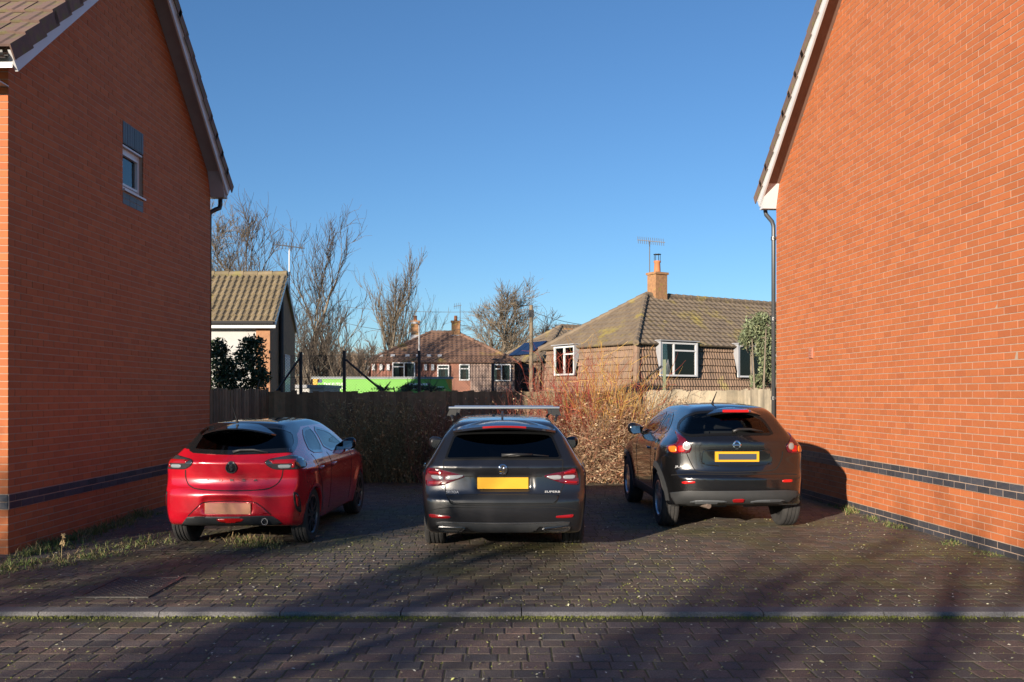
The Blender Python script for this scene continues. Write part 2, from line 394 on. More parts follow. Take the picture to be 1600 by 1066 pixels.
        vt = MB().prism(lambda u, v, w_: Vector((w_, v, u)), vp, 0, tl); vme = vt.mesh('verge_tile', m_tile)
        cols = 5 if (side == 'left' and near) else 1
        a = (G(1,0,0)-G(0,0,0)); b = (G(0,1,0)-G(0,0,0)); tt = (G(0,0,1)-G(0,0,0))
        nrow = int(SL/gauge)+1
        for r_ in range(nrow):
            for c_ in range(cols):
                o_ = G(-.06+r_*gauge, .135+random.uniform(0,.004), ov-.115-c_*tw)
                tilt = .075+random.gauss(0,.008)
                ax = a*math.cos(tilt)-b*math.sin(tilt); bx = a*math.sin(tilt)+b*math.cos(tilt)
                mt = Matrix(((ax.x,bx.x,tt.x,o_.x),(ax.y,bx.y,tt.y,o_.y),(ax.z,bx.z,tt.z,o_.z),(0,0,0,1)))
                piece('verge_tile' if c_ == 0 else 'roof_tile', vme if c_ == 0 else tme, mt, H)
        if side == 'left' and near:
            mb = MB()
            for r_ in range(nrow):
                mb.fbox(G, (-.06+r_*gauge,.13,-Wd-.3), (-.06+r_*gauge+tl-.06,.16-.02*0,ov-.115-4.5*tw))
            o = mb.build('tile_courses', m_tile, H, fix=True); o['kind'] = 'stuff'
    G = frame(F(D/2, zr+.17, 0), d, up, n)
    mb = MB().prism(G, [(.13*math.cos(a), .10*math.sin(a)) for a in [math.pi*i/8 for i in range(9)]], -Wd-.3, ov+.04); mb.build('ridge_tile', m_tile, H, fix=True)
    return H, F, D

def band_r(c): return 1 if c < 2 else (2 if c in (8, 9) else 0)
dr = (-.0657, 1); nrm = (-1, -.0657)
Pr = (5.03-.0657*(7.2-8.89), 7.2)
HR, FR, DR = brick_house('brick_house', 'sunlit orange red brick gable house with dark brick bands and grey downpipe', Pr, dr, nrm, (15.7-7.2)*math.hypot(1,.0657), -.02, 5.15, R(39.5), band_r, [], 'right')
def band_l(c): return 1 if c < 2 else (2 if c in (8, 9) else 0)
Pl = (-5.17, 9.3); dl = (.0106, 1); nl = (1, -.0106)
WIN = (2.66, 3.31, 4.34, 4.98)
HL, FL, DL = brick_house('brick_house', 'shaded brick gable house with small white window and mossy roof tiles', Pl, dl, nl, 6.03, -.155, 5.27, R(40.3), band_l, [WIN, (2.66,3.31,4.98,5.21), (2.66,3.31,4.17,4.34)], 'left')
# window of the shaded gable
s0, s1, z0, z1 = WIN
lt = MB()
nb = 9; wb = (s1-s0)/nb
for i in range(nb):
    MB().fbox(FL, (s0+i*wb+.004, z1+.006, -.10), (s0+(i+1)*wb-.004, 5.264, .003+random.uniform(0,.002))).build('blue_brick', m_blue, HL, fix=True)
for c in range(2):
    for i in range(3):
        MB().fbox(FL, (s0+i*.2167+.004, z0-.168+c*.08, -.10), (s0+(i+1)*.2167-.004, z0-.168+c*.08+.072, .002)).build('blue_brick', m_blue, HL, fix=True)
MB().fbox(FL, (s0+.002,z1-.004,-.10), (s1-.002,z1+.002,-.002)).build('lintel_edge', m_black, HL, fix=True)
wf = MB(); t0, t1 = -.115, -.055; fw = .058
wf.fbox(FL, (s0+.002,z0+.03,t0), (s0+fw,z1-.045,t1)); wf.fbox(FL, (s1-fw,z0+.03,t0), (s1-.002,z1-.045,t1))
wf.fbox(FL, (s0+fw,z0+.03,t0), (s1-fw,z0+.03+fw,t1)); wf.fbox(FL, (s0+fw,z1-.045-fw,t0), (s1-fw,z1-.045,t1))
win = wf.build('window', m_white, HL, fix=True); OFF[win.name] = OFF[HL.name]
sf = MB(); a, b, c_, e_ = s0+fw+.004, s1-fw-.004, z0+.03+fw+.004, z1-.045-fw-.004
sf.fbox(FL, (a,c_,t0+.01), (a+.03,e_,t1+.014)); sf.fbox(FL, (b-.03,c_,t0+.01), (b,e_,t1+.014)); sf.fbox(FL, (a+.03,c_,t0+.01), (b-.03,c_+.03,t1+.014)); sf.fbox(FL, (a+.03,e_-.03,t0+.01), (b-.03,e_,t1+.014))
sf.build('sash', m_white, win, fix=True)
MB().fbox(FL, (a+.03,c_+.03,-.085), (b-.03,e_-.03,-.08)).build('pane', GLASS('gable_pane', (.5,.58,.6)), win, fix=True)
MB().fbox(FL, (s0-.01,z0-.01,-.32), (s1+.01,z1+.01,-.30)).build('room_backing', M('net_curtain', (.38,.45,.48), .9, col2=(.25,.3,.33), nscale=9), win, fix=True)
MB().fbox(FL, (s0+.002,z1-.043,-.10), (s1-.01,z1-.02,-.01)).build('head_vent', m_white, win, fix=True)
MB().fbox(FL, (s0-.012,z0+.002,-.10), (s1+.02,z0+.028,.035)).build('sill', m_white, win, fix=True)
# downpipe on the sunlit house
P = lambda s, z, t: FR(s, z, t)
dp = thing('downpipe', 'dark grey downpipe with swan neck at the corner of the sunlit brick house', 'downpipe', FR(DR+.06, 0, .02))
mb = MB().tube([P(DR+.21,5.0,.12), P(DR+.21,4.86,.12), P(DR+.20,4.80,.11), P(DR+.10,4.66,.04), P(DR+.075,4.58,.025), P(DR+.07,4.50,.025), P(DR+.07,.0,.025)], .036, 12)
dpm = mb.build('pipe', m_greypipe, dp, smooth=True)
for zc in (4.36, 2.96, 1.58, .45):
    MB().lathe(frame(P(DR+.07,zc,.025), (1,0,0), (0,1,0), (0,0,1)), [(.036,-.03),(.046,-.03),(.046,.03),(.036,.03)], 14).build('collar', m_greypipe, dp, smooth=False)
    MB().fbox(FR, (DR+.01,zc-.012,-.05), (DR+.05,zc+.012,.045)).build('bracket', m_greypipe, dp, fix=True)
dp2 = thing('downpipe', 'short dark downpipe bend under the eaves of the shaded brick house', 'downpipe', FL(DL+.05, 4.55, .05))
MB().tube([FL(DL+.21,5.1,.10), FL(DL+.21,4.90,.10), FL(DL+.20,4.84,.09), FL(DL+.12,4.80,.05), FL(DL+.075,4.74,-.03), FL(DL+.07,4.66,-.04), FL(DL+.07,0,-.05)], .038, 12).build('pipe', m_black, dp2, smooth=True)
# air brick on the sunlit wall
def on_right(px, py):
    k = (px-800)/FPX; Y = 5.614/(k+.0657); return at(px, py, Y)
p = on_right(1268, 552); sv = (p-FR(0,0,0)).dot(FR(1,0,0)-FR(0,0,0))
ab = thing('air_vent', 'small pinkish vent cover high on the sunlit brick wall', 'vent', FR(sv, p.z-.08, .002))
MB().fbox(FR, (sv-.07,p.z-.08,.0015), (sv+.07,p.z+.08,.02)).build('frame', M('terracotta_vent', (.42,.17,.11), .7), ab, fix=True)
for i in range(5): MB().fbox(FR, (sv-.055,p.z-.062+i*.027,.0205), (sv+.055,p.z-.046+i*.027,.028)).build('louvre', M('terracotta_vent', (.42,.17,.11)), ab, fix=True)
# ------------------------------------------------------------------ fences
m_fence = M('weathered_fence_board', (.20,.155,.095), .9, var=.32, col2=(.12,.105,.06), nscale=7, namt=.7, bump=(40,.5,.006), third=((.13,.14,.07), 2.5, .58, .8))
m_fence2 = M('pale_fence_board', (.38,.325,.235), .9, var=.38, col2=(.22,.20,.15), nscale=7, namt=.7, bump=(40,.5,.006))
def board_fence(label, A, B, h, mat, gap=.108, rough=.012):
    A, B = Vector((*A, -.06)), Vector((*B, -.06)); d = (B-A); L = d.length; d.normalize(); nn = Vector((d.y, -d.x, 0))
    if nn.y > 0 and abs(d.x) > .5: nn = -nn
    T = thing('board_fence', label, 'fence', A)
    F = frame(A, d, (0,0,1), nn); k = 0; s = 0
    while s < L-.05:
        hh = h+.06+random.gauss(0, rough); wd = .118
        t = .018+random.uniform(0,.005)
        MB().prism(lambda u, v, w_: F(u, w_, v), [(s,.004),(s+wd,.001),(s+wd,.010),(s,t)], 0, hh).build('board', mat, T, fix=True)
        s += gap
    for z in (.35, 1.0, h-.1): MB().fbox(F, (0,z,-.05), (L,z+.07,-.002)).build('rail', mat, T, fix=True)
    s = 0
    while s < L: MB().fbox(F, (s,0,-.13), (s+.09,h-.02,-.051)).build('post', mat, T, fix=True); s += 1.85
    return T
fa, fb_ = (-5.115, 15.30), (-4.76, 17.62)
board_fence('dark stained board fence running back from the shaded brick house', fa, fb_, 1.74, m_fence)
board_fence('long dark board fence across the back behind the bare shrubs', (-4.74, 17.66), (2.45, 17.66), 1.70, m_fence)
board_fence('pale cream board fence across the back behind the black crossover', (2.56, 17.66), (4.50, 17.66), 1.72, m_fence2)
nn_ = board_fence('pale sunlit board fence running back from the sunlit brick house', (4.47, 17.62), (4.62, 15.78), 1.74, m_fence2)
# chain link fence behind the boards
m_iron = M('dark_iron', (.02,.02,.022), .6)
m_wire = M('chain_link_wire', (.05,.06,.05), .55)
cl = thing('chain_link_fence', 'chain link fence on black angle iron posts behind the board fence', 'fence', (0, 19.0, -.3))
for i, (px, py) in enumerate(((470,550),(538,548),(655,548),(770,568),(1038,562))):
    p = at(px, py, 19.0); mt = m_iron if px < 1000 else M('pale_green_post', (.16,.19,.12), .7)
    MB().fbox(frame((p.x,19.0,-.4),(1,0,0),(0,1,0),(0,0,1)), (-.03,-.03,0), (.03,.03,p.z+.4)).build('post', mt, cl, fix=True)
for (a, b) in (((468,560),(432,612)), ((540,562),(603,616)), ((1034,572),(985,611))):
    a, b = at(*a, 18.95), at(*b, 18.95); b = a+(b-a)*1.6
    MB().tube([a, b], .022, 4).build('brace', m_iron, cl)
wm = MB(); x0, x1, zb, zt = at(440,0,19).x, at(815,0,19).x, 1.2, at(0,556,19).z; st = .06
def ribbon(m, a, b, w_=.0026):
    a, b = Vector(a), Vector(b); d = (b-a).normalized(); m.tube([a, b], w_, 3, cap=False)
H_ = zt-zb; x = x0-H_
while x < x1:
    for sg in (1, -1):
        a, b = (x, 19.04, zb if sg > 0 else zt), (x+H_, 19.04, zt if sg > 0 else zb)
        if a[0] < x0: f = (x0-a[0])/H_; a = (x0, 19.04, a[2]+(b[2]-a[2])*f)
        if b[0] > x1: f = (x1-a[0])/(b[0]-a[0]); b = (x1, 19.04, a[2]+(b[2]-a[2])*f)
        ribbon(wm, a, b)
    x += st
o = wm.build('wire_mesh', m_wire, cl); o['kind'] = 'stuff'
for z in (zt, 2.0): MB().tube([(x0,19.04,z),(x1,19.04,z)], .004, 4).build('line_wire', m_wire, cl)

# ------------------------------------------------------------------ bare shrubs, trees
def twig_path(p, d, L, n=4, wob=.25, trop=0.0):
    pts = [Vector(p)]; d = Vector(d).normalized()
    for i in range(n):
        d = (d+Vector((random.gauss(0,wob), random.gauss(0,wob), random.gauss(0,wob)+trop))).normalized()
        pts.append(pts[-1]+d*(L/n))
    return pts
def shrub(label, x0, x1, y0, y1, zlo, zhi, nstem, mats, r=.006, side=5, lean=.35, leaf=None, nleaf=0, group='bare shrubs along the back fence', stemlen=None, wob=.22):
    T = thing('shrub', label, 'shrub', ((x0+x1)/2, (y0+y1)/2, -.05), group)
    st = MB(); tw = MB(); lf = MB(); tips = []
    for i in range(nstem):
        bx, by = random.uniform(x0,x1), random.uniform(y0,y1)
        L = random.uniform(zlo, zhi)
        pts = twig_path((bx,by,-.05), (random.gauss(0,lean), random.gauss(-.08,lean*.6), 1), L, 5, wob*.6, .08)
        rr = r*random.uniform(.7,1.3)
        st.tube(pts, [rr*(1-.16*k) for k in range(len(pts))], 4, cap=False)
        for s_ in range(side):
            t = random.uniform(.12,.98); k = min(int(t*5), 4); q = pts[k].lerp(pts[k+1], t*5-k)
            dd = (pts[k+1]-pts[k]).normalized()+Vector((random.gauss(0,.7), random.gauss(0,.7), random.gauss(.1,.5)))
            sub = twig_path(q, dd, random.uniform(.15,.5), 3, wob, .05)
            tw.tube(sub, [rr*.62, rr*.5, rr*.4, rr*.25], 3, cap=False); tips += sub[1:]
    st.build('stems', mats[0], T)['kind'] = 'stuff'; tw.build('twigs', mats[1], T)['kind'] = 'stuff'
    if nleaf:
        for i in range(nleaf):
            q = random.choice(tips)+Vector((random.gauss(0,.05), random.gauss(0,.05), random.gauss(0,.05))); s_ = random.uniform(.014,.034)
            a = Vector((random.gauss(0,1), random.gauss(0,1), random.gauss(0,1))).normalized(); b = a.orthogonal().normalized()
            lf.add([q-a*s_, q+b*s_*.5, q+a*s_, q-b*s_*.5], [(0,1,2,3)])
        o = lf.build('dry_leaves', leaf, T); o['kind'] = 'stuff'
    return T
m_tw_brown = M('brown_twig', (.19,.12,.07), .85, var=.35, rndcol=[(.24,.15,.085),(.16,.10,.06),(.32,.21,.12),(.20,.11,.06)])
m_tw_buff = M('buff_twig', (.42,.30,.17), .85, var=.3, rndcol=[(.46,.33,.19),(.36,.25,.14),(.52,.40,.25),(.30,.17,.10)])
m_tw_red = M('red_dogwood_twig', (.30,.05,.035), .6, var=.3, rndcol=[(.34,.055,.04),(.24,.045,.035),(.40,.10,.05)])
m_tw_yel = M('yellow_dogwood_twig', (.45,.28,.05), .6, var=.25, rndcol=[(.52,.34,.07),(.44,.24,.06),(.56,.40,.11),(.42,.18,.06)])
m_tw_green = M('green_brown_twig', (.23,.19,.09), .85, var=.35)
m_tw_dark = M('dark_red_twig', (.19,.08,.065), .8, var=.3)
m_tw_mix = M('mixed_twig', (.3,.2,.1), .85, var=.4, rndcol=[(.40,.30,.18),(.22,.10,.06),(.48,.38,.25),(.15,.085,.055),(.32,.12,.07),(.26,.18,.10)])
m_dead = M('dead_leaf', (.34,.22,.11), .85, var=.4, rndcol=[(.40,.28,.15),(.24,.13,.07),(.50,.40,.26),(.16,.08,.05),(.30,.20,.10)])
m_deadg = M('dull_leaf', (.12,.13,.05), .85, var=.4, rndcol=[(.24,.21,.10),(.15,.15,.06),(.32,.26,.13)])
Yh0, Yh1 = 16.75, 17.5
X = lambda px, Y=17.1: (px-800)/FPX*Y
specs = [(545,600,'green brown twiggy shrub at the shaded left end of the hedge', 'g'), (600,655,'second green brown twiggy shrub from the left in the shaded hedge','g'),
         (652,715,'dark red twiggy shrub in the hedge just left of the dark estate car','d'), (712,790,'brown twiggy shrub hidden behind the dark estate car','d'),
         (785,860,'dark red stemmed shrub above the right half of the estate car','r'), (868,918,'sunlit buff twiggy shrub beside the wing of the estate car','b'),
         (912,962,'sunlit buff and red twiggy shrub in the middle of the gap between dark cars','b'), (955,1010,'sunlit buff shrub next to the black crossover','b')]
for a, b, lb, k in specs:
    ms = {'g': (m_tw_green, m_tw_green), 'd': (m_tw_dark, m_tw_brown), 'r': (m_tw_red, m_tw_dark), 'b': (m_tw_mix, m_tw_mix)}[k]
    zl, zh = {'g': (.8,1.75), 'd': (.8,1.6), 'r': (.9,2.05), 'b': (.7,1.8)}[k]
    shrub(lb, X(a), X(b), Yh0, Yh1, zl, zh, {'g':150,'d':150,'r':110,'b':190}[k], ms, leaf=m_deadg if k == 'g' else m_dead, nleaf={'g':2600,'d':900,'r':500,'b':4200}[k], side={'b':13}.get(k,7), lean={'b':.6}.get(k,.35), wob={'b':.42}.get(k,.22))
shrub('red stemmed dogwood rising over the fence between the two dark cars', X(866), X(925), 16.9, 17.45, 1.5, 2.7, 110, (m_tw_red, m_tw_red), r=.0065, side=7, lean=.16, group=None)
shrub('bright yellow stemmed dogwood rising over the fence in front of the tiled house', X(915), X(968), 16.9, 17.4, 1.6, 2.85, 60, (m_tw_yel, m_tw_yel), r=.007, side=7, lean=.17, group=None)
shrub('orange red dogwood stems at the right end of the hedge', X(960), X(995), 17.0, 17.5, 1.5, 2.6, 60, (m_tw_yel, m_tw_red), r=.0065, side=6, lean=.17, group=None)
shrub('pale dry climber twigs along the pale wall behind the black crossover', X(1005), X(1160), 17.3, 17.55, .9, 1.7, 90, (m_tw_buff, m_tw_buff), r=.005, side=7, lean=.5, leaf=m_dead, nleaf=700, group=None)
shrub('dark bare brambles reaching above the fence by the telegraph pole', X(785,18.6), X(870,18.6), 18.2, 18.9, 1.9, 2.6, 50, (m_tw_dark, m_tw_dark), r=.005, side=7, lean=.3, group=None)

def bare_tree(name, label, base, H, spread, seed, mat, mat2, levels=4, r0=None, nchild=7, up=.12, group=None, trunk_frac=.35, wob=.12, minr=.006, first=.25, sides=3, cat='tree'):
    random.seed(seed); T = thing(name, label, cat, base, group)
    tr = MB(); tw = MB(); r0 = r0 or H*.018
    def grow(p, d, L, r, lev):
        n = 5 if lev < 2 else 3
        pts = twig_path(p, d, L, n, wob*(1+.5*lev), up*(.4+.3*lev) if lev else .05)
        rad = [max(r*(1-.75*k/n), minr*.5) for k in range(n+1)]
        (tr if lev < 2 else tw).tube(pts, rad, 6 if lev == 0 else (4 if lev == 1 else sides), cap=(lev == 0))
        if lev >= levels-1: return
        nc = nchild if lev else int(nchild*1.6)
        for c in range(nc):
            t = random.uniform(first if lev == 0 else .2, 1.0); k = min(int(t*n), n-1); q = pts[k].lerp(pts[k+1], t*n-k)
            ax = (pts[k+1]-pts[k]).normalized(); a = random.uniform(0, 6.283)
            o1 = ax.orthogonal().normalized(); o2 = ax.cross(o1)
            sp = random.uniform(.5,1.0)*spread
            dd = ax+(o1*math.cos(a)+o2*math.sin(a))*sp
            grow(q, dd, L*random.uniform(.38,.62)*(1.05-.45*t if lev == 0 else 1), max(rad[k]*.55, minr), lev+1)
    grow(Vector(base), (random.gauss(0,.03), random.gauss(0,.03), 1), H*(.82), r0, 0)
    tr.build('trunk', mat, T); tw.build('crown', mat2, T)
    return T
m_bark = M('grey_bark', (.12,.10,.08), .9, col2=(.07,.06,.05), nscale=8, namt=.7)
m_bark2 = M('pale_bark', (.22,.18,.13), .9, col2=(.12,.10,.08), nscale=8, namt=.7)
m_twig = M('bare_twig', (.10,.08,.062), .9)
m_twig2 = M('pale_twig', (.17,.135,.095), .9)
GB = lambda px, Y: ((px-800)/FPX*Y, Y, ground_z((px-800)/FPX*Y, Y)-.05)
def th(py, Y): return CAMH+(HOR-py)/FPX*Y-ground_z(0, Y)
bare_tree('bare_tree', 'tall bare tree behind the tiled house, nearest the shaded brick gable', GB(358,48), th(345,48), .75, 11, m_bark2, m_twig2, 5, nchild=7, up=.12, r0=.16, minr=.012)
bare_tree('bare_tree', 'bare tree leaning beside the white television aerial mast', GB(415,46), th(352,46), .6, 12, m_bark, m_twig, 4, nchild=8, up=.2, r0=.16, minr=.014)
bare_tree('bare_tree', 'large many stemmed bare tree right of the tiled roof gable', GB(474,44), th(372,44), .50, 15, m_bark2, m_twig, 4, nchild=8, up=.2, r0=.16, minr=.012, first=.14)
bare_tree('bare_tree', 'slim upright bare tree behind the left end of the far brown house', GB(617,75), th(412,75), .36, 16, m_bark2, m_twig2, 4, nchild=9, up=.3, r0=.26, minr=.02, first=.12)
bare_tree('bare_tree', 'broad round bare tree behind the chimney of the far brown house', GB(775,80), th(458,80), .85, 23, m_bark2, m_twig2, 4, nchild=12, up=.12, r0=.30, minr=.022, first=.18)
bare_tree('bare_tree', 'small bare tree between the telegraph pole and the near tiled house', GB(857,70), th(505,70), .9, 18, m_bark, m_twig, 4, nchild=9, up=.1, minr=.018)
k = 0
for px, top, lb in ((462,500,'leftmost cut trunk in the row of tall pollards'),(492,490,'second pollard trunk from the left of the row'),(505,470,'tallest pollard trunk of the row behind the chain link fence'),(519,515,'dark pollard trunk right of the tallest one'),(533,500,'pollard trunk just left of the black fence post'),(549,520,'rightmost pollard trunk beside the far brown house')):
    bare_tree('pollard_tree', lb, GB(px,42), th(top,42), .55, 30+k, m_bark if k % 2 else m_bark2, m_twig, 4, nchild=6, up=.25, r0=.15, minr=.012, first=.3, group='row of pollard trunks'); k += 1
# distant wood
random.seed(5); fw_ = MB()
for i in range(150):
    Y = random.uniform(105,190); px = random.choice((random.uniform(300,700), random.uniform(500,620), random.uniform(660,900), random.uniform(820,1300)))
    x, z = (px-800)/FPX*Y, ground_z(0, Y); Hh = random.uniform(6,10)
    fw_.tube([(x,Y,z-.2),(x+random.gauss(0,.3),Y,z+Hh*.75)], [.2,.06], 4, cap=False)
    for j in range(130):
        a = random.uniform(0,6.28); t = random.uniform(.25,.8); q = Vector((x,Y,z+Hh*t))
        L = random.uniform(.8,3.0)*(1.1-t*.7); d = Vector((math.cos(a),math.sin(a)*.6,random.uniform(.3,1.4)))
        fw_.tube(twig_path(q, d, L, 2, .25), [.045,.035,.02], 3, cap=False)
tag(fw_.build('far_woodland', M('far_twig', (.20,.145,.10), .95, var=.35)), 'brown leafless woodland on the rise behind the houses', 'woodland', None, 'stuff')
random.seed(99)
# ------------------------------------------------------------------ houses beyond the fence
m_roofbrown = M('lichened_concrete_tile', (.20,.155,.105), .9, col2=(.13,.10,.075), nscale=2.2, namt=.8, bump=(20,.4,.01), third=((.31,.25,.05), .7, .55, .72))
m_roofred = M('red_brown_tile', (.19,.11,.075), .9, col2=(.13,.08,.06), nscale=1.6, namt=.8, bump=(20,.4,.01), third=((.28,.21,.04), .5, .60, .74))
m_hung = M('tile_hanging', (.235,.155,.105), .9, col2=(.15,.105,.075), nscale=2.6, namt=.9, bump=(25,.5,.01), third=((.36,.30,.10), .9, .62, .74))
m_hungred = M('red_tile_hanging', (.25,.11,.08), .9, col2=(.17,.085,.065), nscale=2.0, namt=.7, bump=(25,.5,.01))
m_pant = M('mossy_pantile', (.23,.18,.11), .9, var=.15, col2=(.14,.115,.07), nscale=3, namt=.8, bump=(25,.5,.01), third=((.20,.20,.03), 1.3, .50, .68))
m_chim = M('yellow_brown_chimney_brick', (.36,.19,.09), .9, col2=(.22,.12,.06), nscale=9, namt=.8, bump=(30,.6,.01), third=((.30,.25,.05), 4, .56, .7))
m_lead = M('lead_flashing', (.32,.33,.35), .7, col2=(.22,.23,.25), nscale=4)
m_pot = M('terracotta_pot', (.45,.17,.07), .8)
m_buffbrick = M('buff_brown_brick', (.36,.19,.10), .9, col2=(.26,.13,.07), nscale=9, namt=.8, bump=(30,.5,.01))
m_cur = M('pale_curtain', (.5,.52,.5), .9, col2=(.3,.33,.33), nscale=6, namt=.9)
m_room = M('dark_room', (.03,.032,.035), .9)
m_galv = M('aerial_metal', (.12,.12,.125), .6)

def courses(name, parent, mat, O, U, V, N, poly, pitch, rib, amp, step, stuff=True):
    """rows of lapped ribbed tiles over a polygon (u,v); each row is a corrugated slab with its lower edge proud"""
    O, U, V, N = Vector(O), Vector(U), Vector(V), Vector(N); mb = MB()
    v0 = min(p[1] for p in poly); v1 = max(p[1] for p in poly)
    def span(v):
        xs = []
        for i in range(len(poly)):
            (a, b), (c, d_) = poly[i], poly[(i+1) % len(poly)]
            if (b-v)*(d_-v) <= 0 and abs(b-d_) > 1e-9: xs.append(a+(c-a)*(v-b)/(d_-b))
        return (min(xs), max(xs)) if len(xs) >= 2 else None
    v = v0; row = 0
    while v < v1-1e-3:
        e = 1e-4; a = span(min(v+e, v1-e)); b = span(min(v+pitch, v1)-e)
        if a and b:
            lo, hi = min(a[0], b[0]), max(a[1], b[1]); us = []; u = math.floor(lo/rib)*rib; k = 0
            while u <= hi+rib: us += [u, u+rib*.28, u+rib*.5, u+rib*.78]; u += rib
            hs = [0, amp, amp, 0]
            vs = []
            for i, u in enumerate(us):
                h = hs[i % 4]; ua = min(max(u, a[0]), a[1]); ub = min(max(u, b[0]), b[1]); jit = random.gauss(0, step*.08)
                vs += [O+U*ua+V*v+N*(step*.25), O+U*ua+V*v+N*(step+h+jit), O+U*ub+V*min(v+pitch*1.02, v1)+N*(h+.001)]
            n = len(us)
            mb.add(vs, [(3*i, 3*i+3, 3*i+4, 3*i+1) for i in range(n-1)]+[(3*i+1, 3*i+4, 3*i+5, 3*i+2) for i in range(n-1)])
        v += pitch; row += 1
    o = mb.build(name, mat, parent)
    if stuff: o['kind'] = 'stuff'
    return o
def wallframe(O, U, N): return frame(O, U, (0,0,1), N)
def window(parent, F, u0, u1, z0, z1, t, mull, proud=.0, curtain=True, transom=None, shroud=False):
    """white framed window; mull = list of (u fraction), transom = list of (mullion cell, z fraction)"""
    fw = .07; mb = MB()
    mb.fbox(F, (u0,z0,t), (u0+fw,z1,t+.09)); mb.fbox(F, (u1-fw,z0,t), (u1,z1,t+.09)); mb.fbox(F, (u0+fw,z0,t), (u1-fw,z0+fw,t+.09)); mb.fbox(F, (u0+fw,z1-fw,t), (u1-fw,z1,t+.09))
    w_ = mb.build('window', m_white, parent, fix=True)
    edges = [u0+fw]
    for m_ in mull:
        u = u0+(u1-u0)*m_; MB().fbox(F, (u-.035,z0+fw+.001,t), (u+.035,z1-fw-.001,t+.085)).build('mullion', m_white, w_, fix=True); edges += [u-.035, u+.035]
    edges.append(u1-fw)
    cells = [(edges[i], edges[i+1]) for i in range(0, len(edges), 2)]
    for i, (a, b) in enumerate(cells):
        zt = z1-fw
        if transom and i in transom:
            z = z0+(z1-z0)*transom[i]; MB().fbox(F, (a+.001,z-.03,t), (b-.001,z+.03,t+.085)).build('transom', m_white, w_, fix=True)
            MB().fbox(F, (a,z+.03,t+.03), (b,zt,t+.036)).build('pane', m_pane, w_, fix=True); zt = z-.03
        MB().fbox(F, (a,z0+fw,t+.03), (b,zt,t+.036)).build('pane', m_pane, w_, fix=True)
    MB().fbox(F, (u0+.02,z0+.02,t-.5), (u1-.02,z1-.02,t-.47)).build('room_backing', m_room, w_, fix=True)
    for a, b, c in ((u0+.02,u0+.02,1),(u1-.02,u1-.02,1)): pass
    if curtain:
        for a, b in ((u0+fw, u0+(u1-u0)*.30), (u1-(u1-u0)*.34, u1-fw)):
            cm = MB(); n = 14
            vs = []
            for i in range(n+1):
                u = a+(b-a)*i/n; d_ = -.06-.03*math.sin(i*1.9)
                vs += [F(u, z0+.03, t+d_), F(u, z1-.05, t+d_)]
            cm.add(vs, [(2*i,2*i+2,2*i+3,2*i+1) for i in range(n)]); cm.build('curtain', m_cur, w_)
    return w_
def chimney(parent, c, a, b, z0, z1, rot, pot=True):
    u = Vector((math.cos(rot), math.sin(rot), 0)); v = Vector((-u.y, u.x, 0)); F = frame((c[0], c[1], 0), u, v, (0,0,1))
    ch = MB().fbox(F, (-a,-b,z0), (a,b,z1)).build('chimney', m_chim, parent, fix=True)
    MB().fbox(F, (-a-.05,-b-.05,z1+.002), (a+.05,b+.05,z1+.10)).build('chimney_cap', m_chim, ch, fix=True)
    MB().fbox(F, (-a-.04,-b-.04,z0-.02), (a+.04,b+.04,z0+.28)).build('flashing', m_lead, ch, fix=True)
    if pot:
        MB().lathe(frame((c[0],c[1],z1+.103),(1,0,0),(0,1,0),(0,0,1)), [(.17,0),(.15,.05),(.13,.42),(.16,.46),(.16,.52),(.11,.52),(.11,.3)], 14).build('chimney_pot', m_pot, ch, smooth=True)
        mm = MB().lathe(frame((c[0],c[1],z1+.78),(1,0,0),(0,1,0),(0,0,1)), [(.15,.12),(.17,.12),(.17,.14),(.15,.14)], 12)
        for k in range(6): q = (c[0]+.13*math.cos(k), c[1]+.13*math.sin(k)); mm.tube([(*q,z1+.60),(*q,z1+.93)], .012, 4)
        mm.build('cowl', m_iron, ch)
    return ch
def aerial(label, top, mast_z0, boom_a, boom_b, n, el, mat_mast):
    T = thing('television_aerial', label, 'aerial', (top.x, top.y, mast_z0))
    MB().tube([(top.x,top.y,mast_z0),(top.x,top.y,top.z)], .022, 6).build('mast', mat_mast, T)
    a, b = Vector(boom_a), Vector(boom_b); bm_ = MB().tube([a, b], .018, 5).build('boom', m_galv, T)
    d = (b-a).normalized(); s = Vector((0,1,0)).cross(d).normalized(); q = (Vector((0,0,1))*.8+Vector((0,1,0))*.5)
    for i in range(n):
        p = a.lerp(b, (i+.3)/n); MB().tube([p-q*el*.5, p+q*el*.5], .011, 4).build('element', m_galv, T)
    return T

